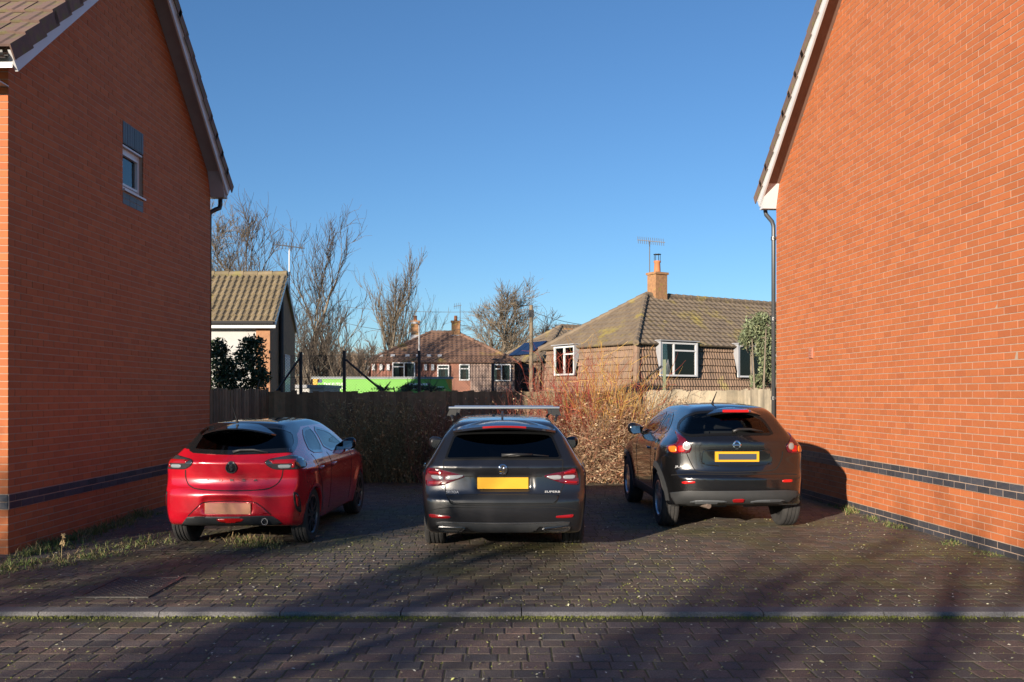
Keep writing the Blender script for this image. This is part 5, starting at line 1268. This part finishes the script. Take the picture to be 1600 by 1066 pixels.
# lamps
lf = c2([(163,512),(225,520),(330,548),(412,570),(404,580),(330,606),(268,632),(200,640),(158,636),(150,580)])
lm = car.patch('tail_lamp', lf, m_darkred, .010, .015, rnd=1)[0]
for q in ([(186,562),(268,572),(268,598),(200,590)], [(284,570),(395,562),(404,572),(350,594),(284,598)]): car.patch('lamp_lens', c2(q), m_clear, .015, .002, rnd=1, parent=lm)
car.patch('lamp_lens', c2([(172,535),(262,545),(262,560),(176,554)]), m_redlens, .014, .002, rnd=1, parent=lm); car.patch('lamp_lens', c2([(170,604),(262,606),(255,626),(176,628)]), m_redlens, .014, .002, rnd=1, parent=lm)
lf = c2([(926,571),(1000,552),(1070,540),(1146,512),(1160,560),(1172,630),(1110,628),(1075,624),(1000,600)])
lm = car.patch('tail_lamp', lf, m_darkred, .010, .015, rnd=1)[0]
for q in ([(940,572),(1048,562),(1050,592),(1000,596)], [(1064,566),(1146,562),(1140,588),(1064,590)]): car.patch('lamp_lens', c2(q), m_clear, .015, .002, rnd=1, parent=lm)
car.patch('lamp_lens', c2([(1070,600),(1160,604),(1158,622),(1078,618)]), m_redlens, .014, .002, rnd=1, parent=lm); car.patch('lamp_lens', c2([(1070,546),(1144,520),(1150,550),(1070,558)]), m_redlens, .014, .002, rnd=1, parent=lm)
# tailgate lines, trim, plate, writing
car.seam('tailgate_crease', c2([(412,572),(660,573),(926,572)]), 1.6, m_gap, rnd=0)
car.seam('tailgate_gap', c2([(268,470),(270,560)]), 1.1, m_gap, rnd=0); car.seam('tailgate_gap', c2([(1064,466),(1062,545)]), 1.1, m_gap, rnd=0)
car.seam('tailgate_gap', c2([(276,630),(290,700),(312,750),(345,764),(660,768),(985,764),(1022,748),(1042,690),(1072,624)]), 1.5, m_gap)
car.seam('tailgate_gap', c2([(270,466),(430,461),(660,459),(900,461),(1062,463)]), 1.4, m_gap, .004)
car.patch('tailgate_trim', c2([(288,692),(1042,690),(1022,742),(985,757),(660,760),(345,757),(314,744)]), M('satin_black_trim', (.016,.017,.018), .32), .005, .006, rnd=1)
o, cx, cz, w_, h, yy = plate(car, 'number_plate', 746.2, 825.2, 746.1, 763.7, m_yplate, .012)
lg = disc(car, 'badge', 785.5, 733.9, 7.3, m_black, .008, .003); annulus(car, 'badge_ring', 785.5, 733.9, 7.5, 6.0, m_chrome, .013, lg)
car.patch('badge_arrow', [(781,738.5),(784.5,738.5),(784.8,733),(788.5,729.5),(790.5,731),(787.5,735),(786.5,738.5),(789,738.3),(789,739.6),(781,739.6)], m_chrome, .014, .003, cell=1.5, rnd=0, parent=lg)
car.patch('badge_arrow', [(780.5,731),(783.5,729),(783.6,736.5),(780.8,736.5)], m_chrome, .014, .003, cell=1.5, rnd=0, parent=lg)
car.text('SKODA', 697.5, 717, 769.3, 4.0, m_silverl); car.text('SUPERB', 851, 875, 768.7, 3.2, m_silverl)
for q in ([(172,820),(240,830),(316,838),(314,852),(250,852),(178,846)], [(1016,836),(1080,830),(1136,824),(1132,846),(1080,850),(1018,850)]): car.patch('bumper_reflector', c2(q), m_redlens, .007, .006, rnd=1)
car.seam('bumper_line', c2([(170,800),(300,778),(660,786),(1030,778),(1170,798)]), 1.0, m_gap)
car.patch('bumper_trim', c2([(215,872),(420,880),(660,882),(900,880),(1112,872),(1112,900),(905,908),(880,945),(660,950),(470,945),(420,908),(222,900)]), m_greyplastic, .006, .008, rnd=1)
for q in ([(222,906),(300,910),(418,914),(385,938),(260,938)], [(920,918),(1030,910),(1112,900),(1106,925),(1070,938),(950,938)]):
    ex = car.ring('exhaust_trim', c2(q), 1.5, m_chrome, .016, .01, rnd=1); car.patch('exhaust_mouth', inset(smooth_poly(c2(q),1), 1.4), m_gap, .006, .004, parent=ex[0], rnd=0)
car.seam('chrome_strip', c2([(225,880),(420,886),(660,889),(900,886),(1108,878)]), 1.1, m_chrome, .009)
sp = spoiler(car, .56, [(.64,1.44),(.42,1.41),(.30,1.385),(.285,1.362),(.40,1.34),(.54,1.33)], .12, m_grey, .055)
b_ = MB(); n = 12
vs = [(x_, .2925+.12*(abs(x_)/.56)**2.2-.005, z-.055*(abs(x_)/.56)**2) for x_ in np.linspace(-.235,.235,n) for z in (1.368,1.388)]
MB().add(vs, [(2*i,2*i+2,2*i+3,2*i+1) for i in range(n-1)]).build('brake_lamp', m_redlens, sp)
car.tubes('rear_wiper', [(car.hit(c2([(655,438),(760,432),(860,434)]), 'cam')+np.array([0,-.03,.01]), [.022,.016,.012]), (car.hit(c2([(700,445),(860,434),(968,444)]), 'cam')+np.array([0,-.022,.01]), .008)], m_carplastic)
fin = [(car.hit([(785,662)], 'cam')[0])]
f0 = fin[0]; MB().prism(lambda a, b, c: Vector((f0[0]+c, f0[1]+a+.35, b)), [(-.02,1.455),(.12,1.458),(.11,1.475),(.05,1.50),(0,1.535)], -.012, .012).build('aerial_fin', m_grey, car.T, fix=True)
mirror_pod(car, .80, 1.05, 3.0, .2, m_grey, m_carplastic)
for sg in (1, -1):                                       # roof rails
    rl = [(sg*.575, .72, 1.432), (sg*.60, .9, 1.475), (sg*.615, 1.7, 1.50), (sg*.60, 2.5, 1.475), (sg*.58, 2.7, 1.43)]; car.tubes('roof_rail', [(rl, .016)], m_carplastic, 8)
for y in (1.080,3.926): 
    for sg in (1,-1): wheel(car, sg*.79, y, .335, .225, .235, m_rim_s, 5, sg)
liners(car, (1.085, 3.926), .365, .90)
MB().box((-.66,1.2,.19), (.66,4.5,.235)).build('underbody', m_gap, car.T, fix=True)
car.build_body(m_grey, m_liner)
ET = car
rb = []
for i, (yb, lab) in enumerate(((1.05,'rear silver roof bar across the estate car roof'), (1.95,'front silver roof bar across the estate car roof'))):
    T = thing('roof_bar', lab, 'roof bar', car.mw @ Vector((0, yb, 1.5)), 'roof bars on the estate car', R(.7), .955)
    hw_ = .64 if i == 0 else .62
    MB().prism(lambda a, b, c: Vector((c, a, b)), smooth_poly([(-.04,.055),(.04,.055),(.04,.085),(-.04,.085)], 2), -hw_, hw_).build('crossbar', M('brushed_aluminium', (.62,.64,.66), .3, .9), T, fix=True)
    for sg in (1,-1): MB().prism(lambda a, b, c: Vector((a*sg, c, b)), [(.56,-.02),(.66,-.02),(.63,.054),(.54,.054)], -.05, .05).build('foot', m_carplastic, T, fix=True)

# ---- red hatchback
m_red = M('red_metallic', (.46,.006,.018), .22, .2, coat=1.0, spec=.5, col2=(.42,.005,.016), nscale=2, namt=.5)
handle_mat = m_red
P_C = dict(L=4.06, W=.883, H=1.433, belt=.98, rcurve=.15, rpow=2.8, fcurve=.35, crown=.08, k=.026,
    rear=[(.15,.18),(.28,.05),(.42,0),(.60,0),(.665,.02),(.72,.06),(.80,.075),(.93,.06),(.965,.055),(1.0,.085),(1.05,.14),(1.32,.46),(1.40,.60),(1.55,.85)],
    front=[(.15,3.8),(.3,4.02),(.5,4.06),(.75,3.98),(.9,3.85),(1.6,3.6)],
    top=[(0,1.25),(.3,1.355),(.6,1.40),(1.2,1.43),(1.7,1.433),(2.1,1.40),(2.45,1.29),(3.05,1.02),(3.4,.95),(3.8,.84),(4.1,.66)],
    half=[(.12,.79),(.35,.852),(.55,.876),(.72,.882),(.86,.878),(.95,.85),(1.0,.81),(1.05,.765),(1.2,.665),(1.38,.53),(1.5,.46)],
    plan=[(0,.86),(.15,.925),(.4,.98),(.75,1.005),(1.3,.985),(2.5,.99),(3.0,1),(3.6,.93),(4.06,.75)], gplan=[(0,.84),(.5,.91),(1.1,.98),(1.8,1),(4.1,.95)],
    bottom=[(0,.30),(.3,.24),(.8,.2),(4.1,.2)], flares=[(.685,.325,.355,.014),(3.223,.325,.355,.014)], lines=[(.87,.03,.012,.1,3.2)],
    cuts=[((0,.0,.50),(.30,.045,.085),.05)])
car = Car('hatchback_car', 'red hatchback with black roof and orange number plate beside the shaded house', P_C, (-3.075+.075, 10.16-.685*.955, 0), R(-2.6), .955, .915)
c1 = crop(4.44, 240, 620)
rg = c1([(345,215),(480,190),(700,186),(890,195),(985,232),(1005,320),(975,388),(930,388),(760,398),(560,405),(400,402),(242,388),(275,325)])
g_ = car.patch('rear_window', rg, g_rear, .003, .004, hole=5.0, rnd=1); car.ring('window_surround', rg, 7, m_gloss, .006, .006, parent=g_[0], rnd=1)
sides(car, [[(.84,1.03),(1.46,1.0),(1.50,1.325),(1.16,1.31),(.98,1.22)], [(1.55,1.0),(2.68,.975),(2.4,1.13),(2.1,1.265),(1.58,1.325)]], handles=((.98,.85),(1.62,.85)),
      doors=([(1.50,.3),(1.50,.65),(1.52,1.0)], [(.80,1.02),(.82,.85),(1.03,.66),(1.08,.34)], [(2.62,.96),(2.62,.6),(2.58,.3)]))
car.patch('windscreen', [(-.62,1.08),(.62,1.08),(.50,1.36),(-.50,1.36)], g_clear, .002, .004, mode='front', hole=.03, rnd=1)
interior(car, .98, .30, 3.0, .68, .50)
lm = car.patch('tail_lamp', c1([(768,455),(800,436),(880,420),(965,404),(1040,428),(1062,470),(1052,492),(1000,502),(900,505),(835,504),(792,482)]), m_smoke, .010, .015, rnd=1, mirror=True)
car.patch('lamp_lens', c1([(800,446),(990,436),(975,492),(955,490),(962,462),(830,464)]), m_redlens, .015, .002, mirror=True, parent=lm, rnd=0)
car.patch('lamp_lens', c1([(862,470),(955,470),(950,494),(868,496)]), M('grey_lens', (.22,.25,.27), .15, coat=.6), .015, .002, mirror=True, parent=lm, rnd=1)
car.seam('tailgate_gap', c1([(222,508),(222,560),(240,610),(285,640),(420,652),(560,654),(700,650),(800,640),(860,606),(890,560),(898,506)]), 1.6, m_gap)
car.seam('tailgate_crease', c1([(320,455),(540,460),(768,455)]), 1.0, M('red_metallic', (0,0,0)), .006, rnd=0)
bd = disc(car, 'badge', 361.6, 730.8, 8.7, m_gloss, .012, .006); annulus(car, 'badge_ring', 361.6, 730.8, 8.8, 7.4, m_black, .017, bd)
car.patch('badge_emblem', [(359.5,726),(363,725.5),(364.5,728),(362.5,730),(365,732),(363.5,736),(360.5,736),(361.5,732.5),(358.8,730)], m_smoke, .020, .003, cell=1.5, rnd=1, parent=bd)
for i, ch in enumerate('CORSA'): car.text(ch, 323.5+i*18.2, 329.5+i*18.2, 750.6, 3.6, m_black, .012, name='lettering')
car.patch('plate_recess', c1([(345,728),(540,724),(700,728),(760,770),(815,822),(240,828),(290,780)]), m_red, -.012+.014, .01, rnd=1)
car.seam('recess_edge', c1([(240,828),(290,776),(345,728),(540,724),(700,728),(760,770),(815,822)]), 1.2, m_gap, .005, rnd=1)
o, cx, cz, w_, h, yy = plate(car, 'number_plate', 321.2, 395, 786, 802, m_oplate, .016)
car.patch('lower_valance', c1([(240,829),(530,832),(818,824),(860,850),(900,886),(540,892),(192,890),(215,855)]), m_greyplastic, .008, .01, rnd=1)
car.patch('fog_lamp', c1([(430,846),(530,842),(635,844),(600,868),(530,873),(465,868)]), m_redbright, .012, .006, rnd=1)
p = car.hit([(414.6, 814.8)], 'cam')[0]; MB().lathe(frame((p[0], p[1]-.03, p[2]), (1,0,0), (0,0,1), (0,1,0)), [(.030,0),(.040,0),(.040,.14),(.030,.14)], 20, close=True).build('exhaust', m_chrome, car.T); MB().lathe(frame((p[0], p[1]-.012, p[2]), (1,0,0), (0,0,1), (0,1,0)), [(.0,0),(.031,0),(.031,.01)], 16).build('exhaust_bore', m_gap, car.T)
lm = car.patch('bumper_vent', c1([(966,655),(1002,672),(1018,720),(1024,805),(998,800),(974,745)]), m_carplastic, .006, .01, rnd=1, mirror=True); car.patch('bumper_reflector', c1([(982,676),(1000,686),(1010,765),(992,760)]), m_redlens, .011, .004, rnd=1, mirror=True, parent=lm)
car.seam('bumper_crease', c1([(880,770),(950,762),(1010,800),(1016,830),(920,832)]), .9, m_red, .006)
sp = spoiler(car, .47, [(.56,1.39),(.42,1.370),(.25,1.343),(.235,1.328),(.36,1.30),(.46,1.28)], .12, m_gloss, .075)
car.tubes('rear_wiper', [(car.hit(c1([(555,386),(610,374),(700,372),(800,390)]), 'cam')+np.array([0,-.025,.008]), [.016,.014,.011,.006])], m_greyplastic)
p = car.hit([(392, 655)], 'cam')[0]; MB().tube([(p[0], .55, 1.40), (p[0]-.0, .53, 1.44), (p[0]-.02, .42, 1.62)], [.022,.012,.004], 6).build('roof_aerial', m_black, car.T)
mirror_pod(car, .755, 1.04, 2.48, .2, m_gloss, m_carplastic)
for y in (.685,3.223):
    for sg in (1,-1): wheel(car, sg*.755, y, .322, .21, .225, m_rim_d, 5, sg)
liners(car, (.685, 3.223), .355, .86)
MB().box((-.62,.85,.19), (.62,3.8,.235)).build('underbody', m_gap, car.T, fix=True)
car.build_body(m_red, m_liner, .02, lambda c: ((c[:,2] > 1.335) & (c[:,1] < 2.4)) | ((c[:,1] < 1.15) & (c[:,2] > 1.045+.25*c[:,1])), m_gloss); HT = car

# ---- black crossover
m_blk = M('black_metallic', (.006,.0062,.007), .2, .1, coat=1.0, spec=.5)
handle_mat = m_blk
P_J = dict(L=4.135, W=.883, H=1.55, belt=1.06, rcurve=.22, rpow=2.6, fcurve=.35, crown=.10, k=.03,
    rear=[(.25,.22),(.35,.08),(.45,.01),(.55,0),(.66,0),(.70,.04),(.76,.07),(.95,.085),(1.08,.09),(1.12,.12),(1.16,.16),(1.43,.42),(1.5,.56),(1.65,.85)],
    front=[(.2,3.85),(.35,4.08),(.55,4.135),(.85,4.08),(1.0,3.9),(1.6,3.6)],
    top=[(0,1.37),(.35,1.465),(.7,1.515),(1.3,1.54),(1.8,1.53),(2.2,1.47),(2.5,1.38),(3.05,1.09),(3.35,1.03),(3.8,.95),(4.2,.72)],
    half=[(.15,.79),(.35,.845),(.55,.868),(.75,.882),(.90,.882),(1.0,.862),(1.07,.82),(1.13,.77),(1.25,.70),(1.43,.58),(1.6,.48)],
    plan=[(0,.80),(.2,.90),(.45,.98),(.75,1.015),(1.3,.965),(2,.96),(2.9,.97),(3.3,1.01),(3.8,.92),(4.13,.75)], gplan=[(0,.80),(.5,.90),(1.2,.98),(1.8,1),(4.2,.95)],
    bottom=[(0,.36),(.4,.30),(.9,.25),(4.2,.24)], flares=[(.80,.35,.40,.030),(3.33,.35,.40,.030)], lines=[],
    cuts=[((0,.02,.885),(.40,.075,.085),.05)])
car = Car('crossover_car', 'black crossover with boomerang tail lamps parked by the sunlit brick wall', P_J, (2.665+.04, 11.41-.80, 0), R(1.5), 1.0, .965)
c3 = crop(4.44, 950, 600)
rg = c3([(488,262),(540,215),(620,192),(742,184),(880,188),(1000,202),(1075,240),(1120,300),(1152,356),(1000,357),(880,357),(700,360),(545,368),(475,322)])
g_ = car.patch('rear_window', rg, g_juke, .002, .004, hole=2.2, rnd=1); car.ring('window_surround', rg, 3.4, m_frit, .005, .006, parent=g_[0], rnd=1)
sides(car, [[(.90,1.15),(1.46,1.12),(1.49,1.42),(1.22,1.41),(1.02,1.30)], [(1.54,1.12),(2.66,1.075),(2.35,1.25),(2.1,1.37),(1.56,1.43)]], glass=g_side, handles=((1.70,.93),),
      doors=([(1.50,.34),(1.50,.7),(1.52,1.1)], [(.86,1.12),(.88,.95),(1.12,.74),(1.2,.36)], [(2.62,1.05),(2.62,.7),(2.6,.34)]))
car.patch('windscreen', [(-.64,1.15),(.64,1.15),(.50,1.45),(-.50,1.45)], g_clear, .002, .004, mode='front', hole=.03, rnd=1)
interior(car, 1.04, .32, 3.0, .70, .62)
lm = car.patch('tail_lamp', c3([(463,318),(500,352),(545,392),(580,428),(578,455),(562,482),(430,480),(402,432),(470,416),(488,398),(480,360)]), m_darkred, .012, .02, rnd=1, mirror=True)
car.patch('lamp_lens', c3([(420,434),(478,430),(482,472),(436,474)]), m_amber, .017, .003, rnd=1, mirror=True, parent=lm); car.patch('lamp_lens', c3([(487,430),(522,428),(540,470),(488,473)]), m_redbright, .017, .003, rnd=1, mirror=True, parent=lm)
n = 18; rr = 24/4.44; cxp, cyp = 950+548/4.44, 600+432/4.44
car.patch('lamp_lens', [(cxp+rr*math.cos(2*math.pi*i/n), cyp+rr*math.sin(2*math.pi*i/n)) for i in range(n)], m_clear, .020, .004, rnd=0, mirror=True, parent=lm, cell=2, dome=.004)
car.ring('lamp_bezel', [(cxp+rr*1.1*math.cos(2*math.pi*i/n), cyp+rr*1.1*math.sin(2*math.pi*i/n)) for i in range(n)], 1.2, m_chrome, .023, .004, rnd=0, mirror=True, parent=lm)
sp = spoiler(car, .47, [(.60,1.49),(.46,1.478),(.33,1.45),(.315,1.438),(.40,1.415),(.5,1.40)], .15, m_blk, .085)
MB().box((-.16,.300,1.432),(.16,.345,1.462)).build('brake_lamp', m_redbright, sp, fix=True)
car.patch('plate_panel', c3([(660,456),(890,450),(1110,454),(1142,500),(1135,556),(1000,572),(800,576),(650,562),(648,510)]), m_gloss, .004, .006, rnd=1)
car.seam('chrome_lip', c3([(660,452),(890,444),(1112,450)]), 1.8, m_gloss, .016, rnd=0)
o, cx, cz, w_, h, yy = plate(car, 'number_plate', 950+740/4.44, 950+1046/4.44, 600+470/4.44, 600+538/4.44, m_yplate, .014)
MB().box((cx-w_*.43, yy-.003, cz-h*.30), (cx+w_*.44, yy-.0005, cz+h*.28)).build('plate_face', m_dplate, o, fix=True)
bx_, by_ = 950+892/4.44, 600+425/4.44
bd = annulus(car, 'badge_ring', bx_, by_, 6.2, 4.3, m_chrome, .014); car.patch('badge_bar', [(bx_-7,by_-1.4),(bx_+7,by_-1.4),(bx_+7,by_+1.4),(bx_-7,by_+1.4)], m_chrome, .018, .006, cell=2, rnd=0, parent=bd)
car.text('JUKE', 950+466/4.44, 950+556/4.44, 600+575/4.44, 3.8, m_silverl)
car.seam('tailgate_gap', c3([(545,482),(575,550),(604,602),(660,612),(900,614),(1120,604),(1172,590),(1205,520),(1213,468)]), 1.3, m_gap)
car.seam('bumper_gap', c3([(440,632),(600,625),(900,628),(1200,624),(1310,628)]), 1.2, m_gap)
for q in ([(512,676),(604,673),(606,690),(516,694)], [(1208,664),(1280,661),(1280,680),(1212,684)]): car.patch('bumper_reflector', c3(q), m_redbright, .008, .006, rnd=1)
car.patch('lower_valance', c3([(428,744),(900,742),(1312,735),(1322,768),(1235,832),(900,838),(480,842),(440,790)]), m_greyplastic, .010, .012, rnd=1)
for q in ([(560,815),(620,802),(800,805),(830,815),(780,826),(600,828)], [(980,812),(1060,800),(1200,798),(1235,806),(1150,820),(1010,824)]): car.patch('skid_trim', c3(q), M('silver_trim', (.10,.11,.12), .4, .3), .016, .006, rnd=1)
car.patch('fog_lamp', c3([(862,796),(950,794),(940,818),(868,820)]), m_redlens, .016, .006, rnd=1)
for yc in (.80, 3.33):                                    # wheel arch cladding
    arc = [(yc+.385*math.cos(a), .36+.385*math.sin(a)) for a in np.linspace(-.15, math.pi+.15, 22)]; arc2 = [(yc+.455*math.cos(a), .36+.455*math.sin(a)) for a in np.linspace(-.15, math.pi+.15, 22)]
    car.strip('arch_cladding', arc, arc2, m_greyplastic, .008, .012, True, None, 'right', False)
car.patch('sill_cladding', [(1.16,.27),(2.98,.27),(2.98,.40),(1.16,.40)], m_greyplastic, .006, .01, mode='right', mirror=True, rnd=0)
car.tubes('rear_wiper', [(car.hit(c3([(862,334),(900,320),(980,318),(1072,334)]), 'cam')+np.array([0,-.03,.008]), [.022,.020,.016,.008])], m_carplastic)
p = car.hit([(1122, 634)], 'cam')[0]; MB().tube([(p[0], .95, 1.50), (p[0]+.0, .92, 1.56), (p[0]+.03, .84, 1.68)], [.026,.012,.005], 6).build('roof_aerial', m_black, car.T)
p = car.hit([(1100, 785)], 'cam')[0]; MB().tube([(p[0]+.06, .10, .33), (p[0]-.02, .30, .34), (p[0]-.03, .9, .36)], .035, 12).build('exhaust', M('rusty_exhaust', (.30,.24,.20), .5, .6), car.T)
mirror_pod(car, .77, 1.14, 2.58, .2, m_blk, m_carplastic)
for y in (.80,3.33):
    for sg in (1,-1): wheel(car, sg*.775, y, .348, .225, .22, m_rim_s, 5, sg, twin=False)
liners(car, (.80, 3.33), .40, .86)
MB().box((-.62,1.0,.24), (.62,3.8,.29)).build('underbody', m_gap, car.T, fix=True)
car.build_body(m_blk, m_liner)
# ------------------------------------------------------------------ weeds, moss, litter, cover
random.seed(42)
def blades(mb, x, y, z, n, h, spread, lean=.5, wd=.004):
    for i in range(n):
        a = random.uniform(0, 6.283); r = abs(random.gauss(0, spread)); b = Vector((x+r*math.cos(a), y+r*math.sin(a), z)); d = Vector((random.gauss(0,lean), random.gauss(0,lean), 1)).normalized(); L = h*random.uniform(.4,1.2)
        s = Vector((random.gauss(0,1), random.gauss(0,1), 0)).normalized()*wd; m = b+d*L*.55; t = m+(d+Vector((random.gauss(0,.5), random.gauss(0,.5), -.2)))*L*.4
        mb.add([b-s, b+s, m+s*.8, t, m-s*.8], [(0,1,2,4),(4,2,3)])
def gp(px, py): Y = CAMH*FPX/(py-HOR); return (px-800)/FPX*Y, Y
gr = MB(); dr_ = MB()
for i in range(230):                                   # verge of weeds along the shaded wall
    t = random.random(); y = 8.3+4.2*t; x = -5.12+abs(random.gauss(0,.16))+.10*random.random()*(1-t)
    if y < 9.2: x = random.uniform(-5.7,-4.75)
    (blades)(gr, x, y, -.01, random.randint(6,16), random.uniform(.04,.15), .05, .5, .005)
    if random.random() < .3: blades(dr_, x, y, -.01, 5, random.uniform(.08,.2), .04, .45, .003)
for i in range(170):
    t = random.random(); px = 0+270*t; py = 893-50*t+random.gauss(0,6); x, y = gp(px, py); blades(gr, x, y, -.005, random.randint(4,10), random.uniform(.03,.10), .05, .6, .004)
    if random.random() < .4: blades(dr_, x, y, -.005, 4, random.uniform(.04,.12), .05, .6, .003)
tag(gr.build('weed_grass', m_grass), 'green weeds and grass along the foot of the shaded brick wall', 'grass', None, 'stuff')
tag(dr_.build('dry_grass', m_dry), 'dry straw coloured grass among the weeds by the shaded wall', 'grass', None, 'stuff')
gr = MB(); dr_ = MB()
for i in range(60):
    px = random.gauss(395, 24); py = random.gauss(851, 5); x, y = gp(px, py); blades(gr, x, y, -.002, 8, random.uniform(.03,.09), .035, .6, .004); blades(dr_, x, y, -.002, 4, random.uniform(.05,.13), .04, .6, .003)
T = thing('weed_clump', 'clump of grass and dry weeds behind the red hatchback', 'weeds', (*gp(395,851), 0)); o = gr.build('grass_blades', m_grass, T); o['kind'] = 'stuff'; o = dr_.build('dry_stalks', m_dry, T); o['kind'] = 'stuff'
for (px, py, sx, n, h, lb) in ((1338,800,9,34,.13,'tallest weed clump at the foot of the sunlit brick wall'),(1366,812,8,20,.07,'low weed clump right of the tallest one by the sunlit wall'),(1405,824,16,28,.06,'spreading weeds and leaves along the sunlit wall base'),(1492,850,12,18,.06,'small dry weed clump near the right edge by the sunlit wall'),(1312,790,5,12,.06,'small weed tuft beside the crossover shadow'),(1550,866,14,14,.05,'low weed tuft furthest right along the wall base')):
    gr = MB(); dr_ = MB()
    for i in range(n):
        x, y = gp(px+random.gauss(0,sx), py+random.gauss(0,2.5)); x = min(x, 5.614-.0657*y-.03); blades(gr, x, y, -.004, 7, h*random.uniform(.5,1.2), .03, .55, .004)
        if random.random() < .5: blades(dr_, x, y, -.004, 3, h, .03, .6, .003)
    T = thing('weed_clump', lb, 'weeds', (*gp(px,py), 0), 'weeds along the sunlit wall'); o = gr.build('grass_blades', m_grass, T); o['kind'] = 'stuff'; o = dr_.build('dry_stalks', m_dry, T); o['kind'] = 'stuff'
x, y = gp(96, 876); T = thing('weed_stalk', 'single tall dry weed stalk by the shaded wall', 'weeds', (x, y, 0)); MB().tube([(x,y,-.02),(x+.005,y,.14),(x+.02,y,.24)], [.004,.003,.002], 5).build('stem', m_dry, T)
hd = MB()
for i in range(26):
    t = random.uniform(.6,1.0); c = Vector((x+.02*t, y, .24*t+.02)); s = .012; hd.add([c+Vector((random.gauss(0,s),random.gauss(0,s),random.gauss(0,s))) for _ in range(4)], [(0,1,2),(0,2,3),(0,1,3),(1,2,3)])
hd.build('seed_head', m_dry, T)
# moss tufts in the joints and fallen leaf scraps
ms = MB()
for i in range(5200):
    y = 7.0+9.0*random.random()**1.6; x = random.uniform(-4.9,4.9-.05*(y-7))
    if math.sin(x*1.7+.6*y)+math.sin(y*1.3-x)+random.gauss(0,.8) < .2: continue
    r = random.uniform(.006,.02); a = random.random()*6; z = .002
    ms.add([(x+r*math.cos(a+k*1.57), y+r*.7*math.sin(a+k*1.57), z-.004) for k in range(4)]+[(x, y, z+random.uniform(.004,.012))], [(0,1,4),(1,2,4),(2,3,4),(3,0,4)])
for i in range(1300):
    y = random.uniform(5.0,6.75); x = random.uniform(-4,4); r = random.uniform(.004,.012); a = random.random()*6; z = -.028
    ms.add([(x+r*math.cos(a+k*1.57), y+r*.7*math.sin(a+k*1.57), z-.004) for k in range(4)]+[(x, y, z+random.uniform(.003,.008))], [(0,1,4),(1,2,4),(2,3,4),(3,0,4)])
tag(ms.build('moss_tufts', m_moss), 'small moss tufts in the joints of the paving', 'moss', None, 'stuff')
lt = MB()
for i in range(4200):
    if i < 3500: y = 7.0+9.3*random.random()**1.5; x = random.uniform(-5,4.95-.05*(y-7)); z = .006
    else: y = random.uniform(5.0,6.75); x = random.uniform(-4.2,4.2); z = -.022
    r = random.uniform(.006,.017); a = random.random()*6.283; u = Vector((math.cos(a), math.sin(a), random.gauss(0,.18))); v = Vector((-math.sin(a), math.cos(a), random.gauss(0,.25))); c = Vector((x, y, z+.003))
    lt.add([c-u*r, c-v*r*.5, c+u*r, c+v*r*.5+Vector((0,0,.003))], [(0,1,2),(0,2,3)])
tag(lt.build('leaf_litter', m_litter), 'pale scraps of fallen leaf scattered over the paving', 'leaves', None, 'stuff')
# inspection cover
T = thing('inspection_cover', 'rectangular metal inspection cover in the paving at the left', 'manhole cover', (-3.25, 7.7, 0))
m_cast = M('worn_cast_iron', (.085,.08,.075), .6, .3, col2=(.06,.055,.045), nscale=30, namt=.8, bump=(90,.5,.004))
for a, b in (((-3.54,7.32,-.02),(-2.94,7.36,.013)), ((-3.54,8.09,-.02),(-2.94,8.13,.013)), ((-3.54,7.362,-.02),(-3.50,8.088,.013)), ((-2.98,7.362,-.02),(-2.94,8.088,.013))): MB().box(a, b).build('frame', m_cast, T, fix=True)
for a, b in (((-3.495,7.365,-.02),(-2.985,7.722,.0085)), ((-3.495,7.728,-.02),(-2.985,8.085,.0085))): MB().box(a, b).build('lid', m_cast, T, fix=True)
st = MB()
for i in range(17):
    for j in range(23):
        x = -3.475+i*.029; y = 7.38+j*.0305
        if abs(y-7.725) < .016: continue
        s = 1 if (i+j) % 2 else -1; d = Vector((.010, .010*s, 0)); p = Vector((-d.y, d.x, 0))*.3; c = Vector((x, y, .0086))
        st.add([c-d-p, c+d-p, c+d+p, c-d+p, c-d*.8+Vector((0,0,.003)), c+d*.8+Vector((0,0,.003))], [(0,1,5,4),(2,3,4,5),(1,2,5),(3,0,4)])
o = st.build('tread_pattern', m_cast, T); o['kind'] = 'stuff'
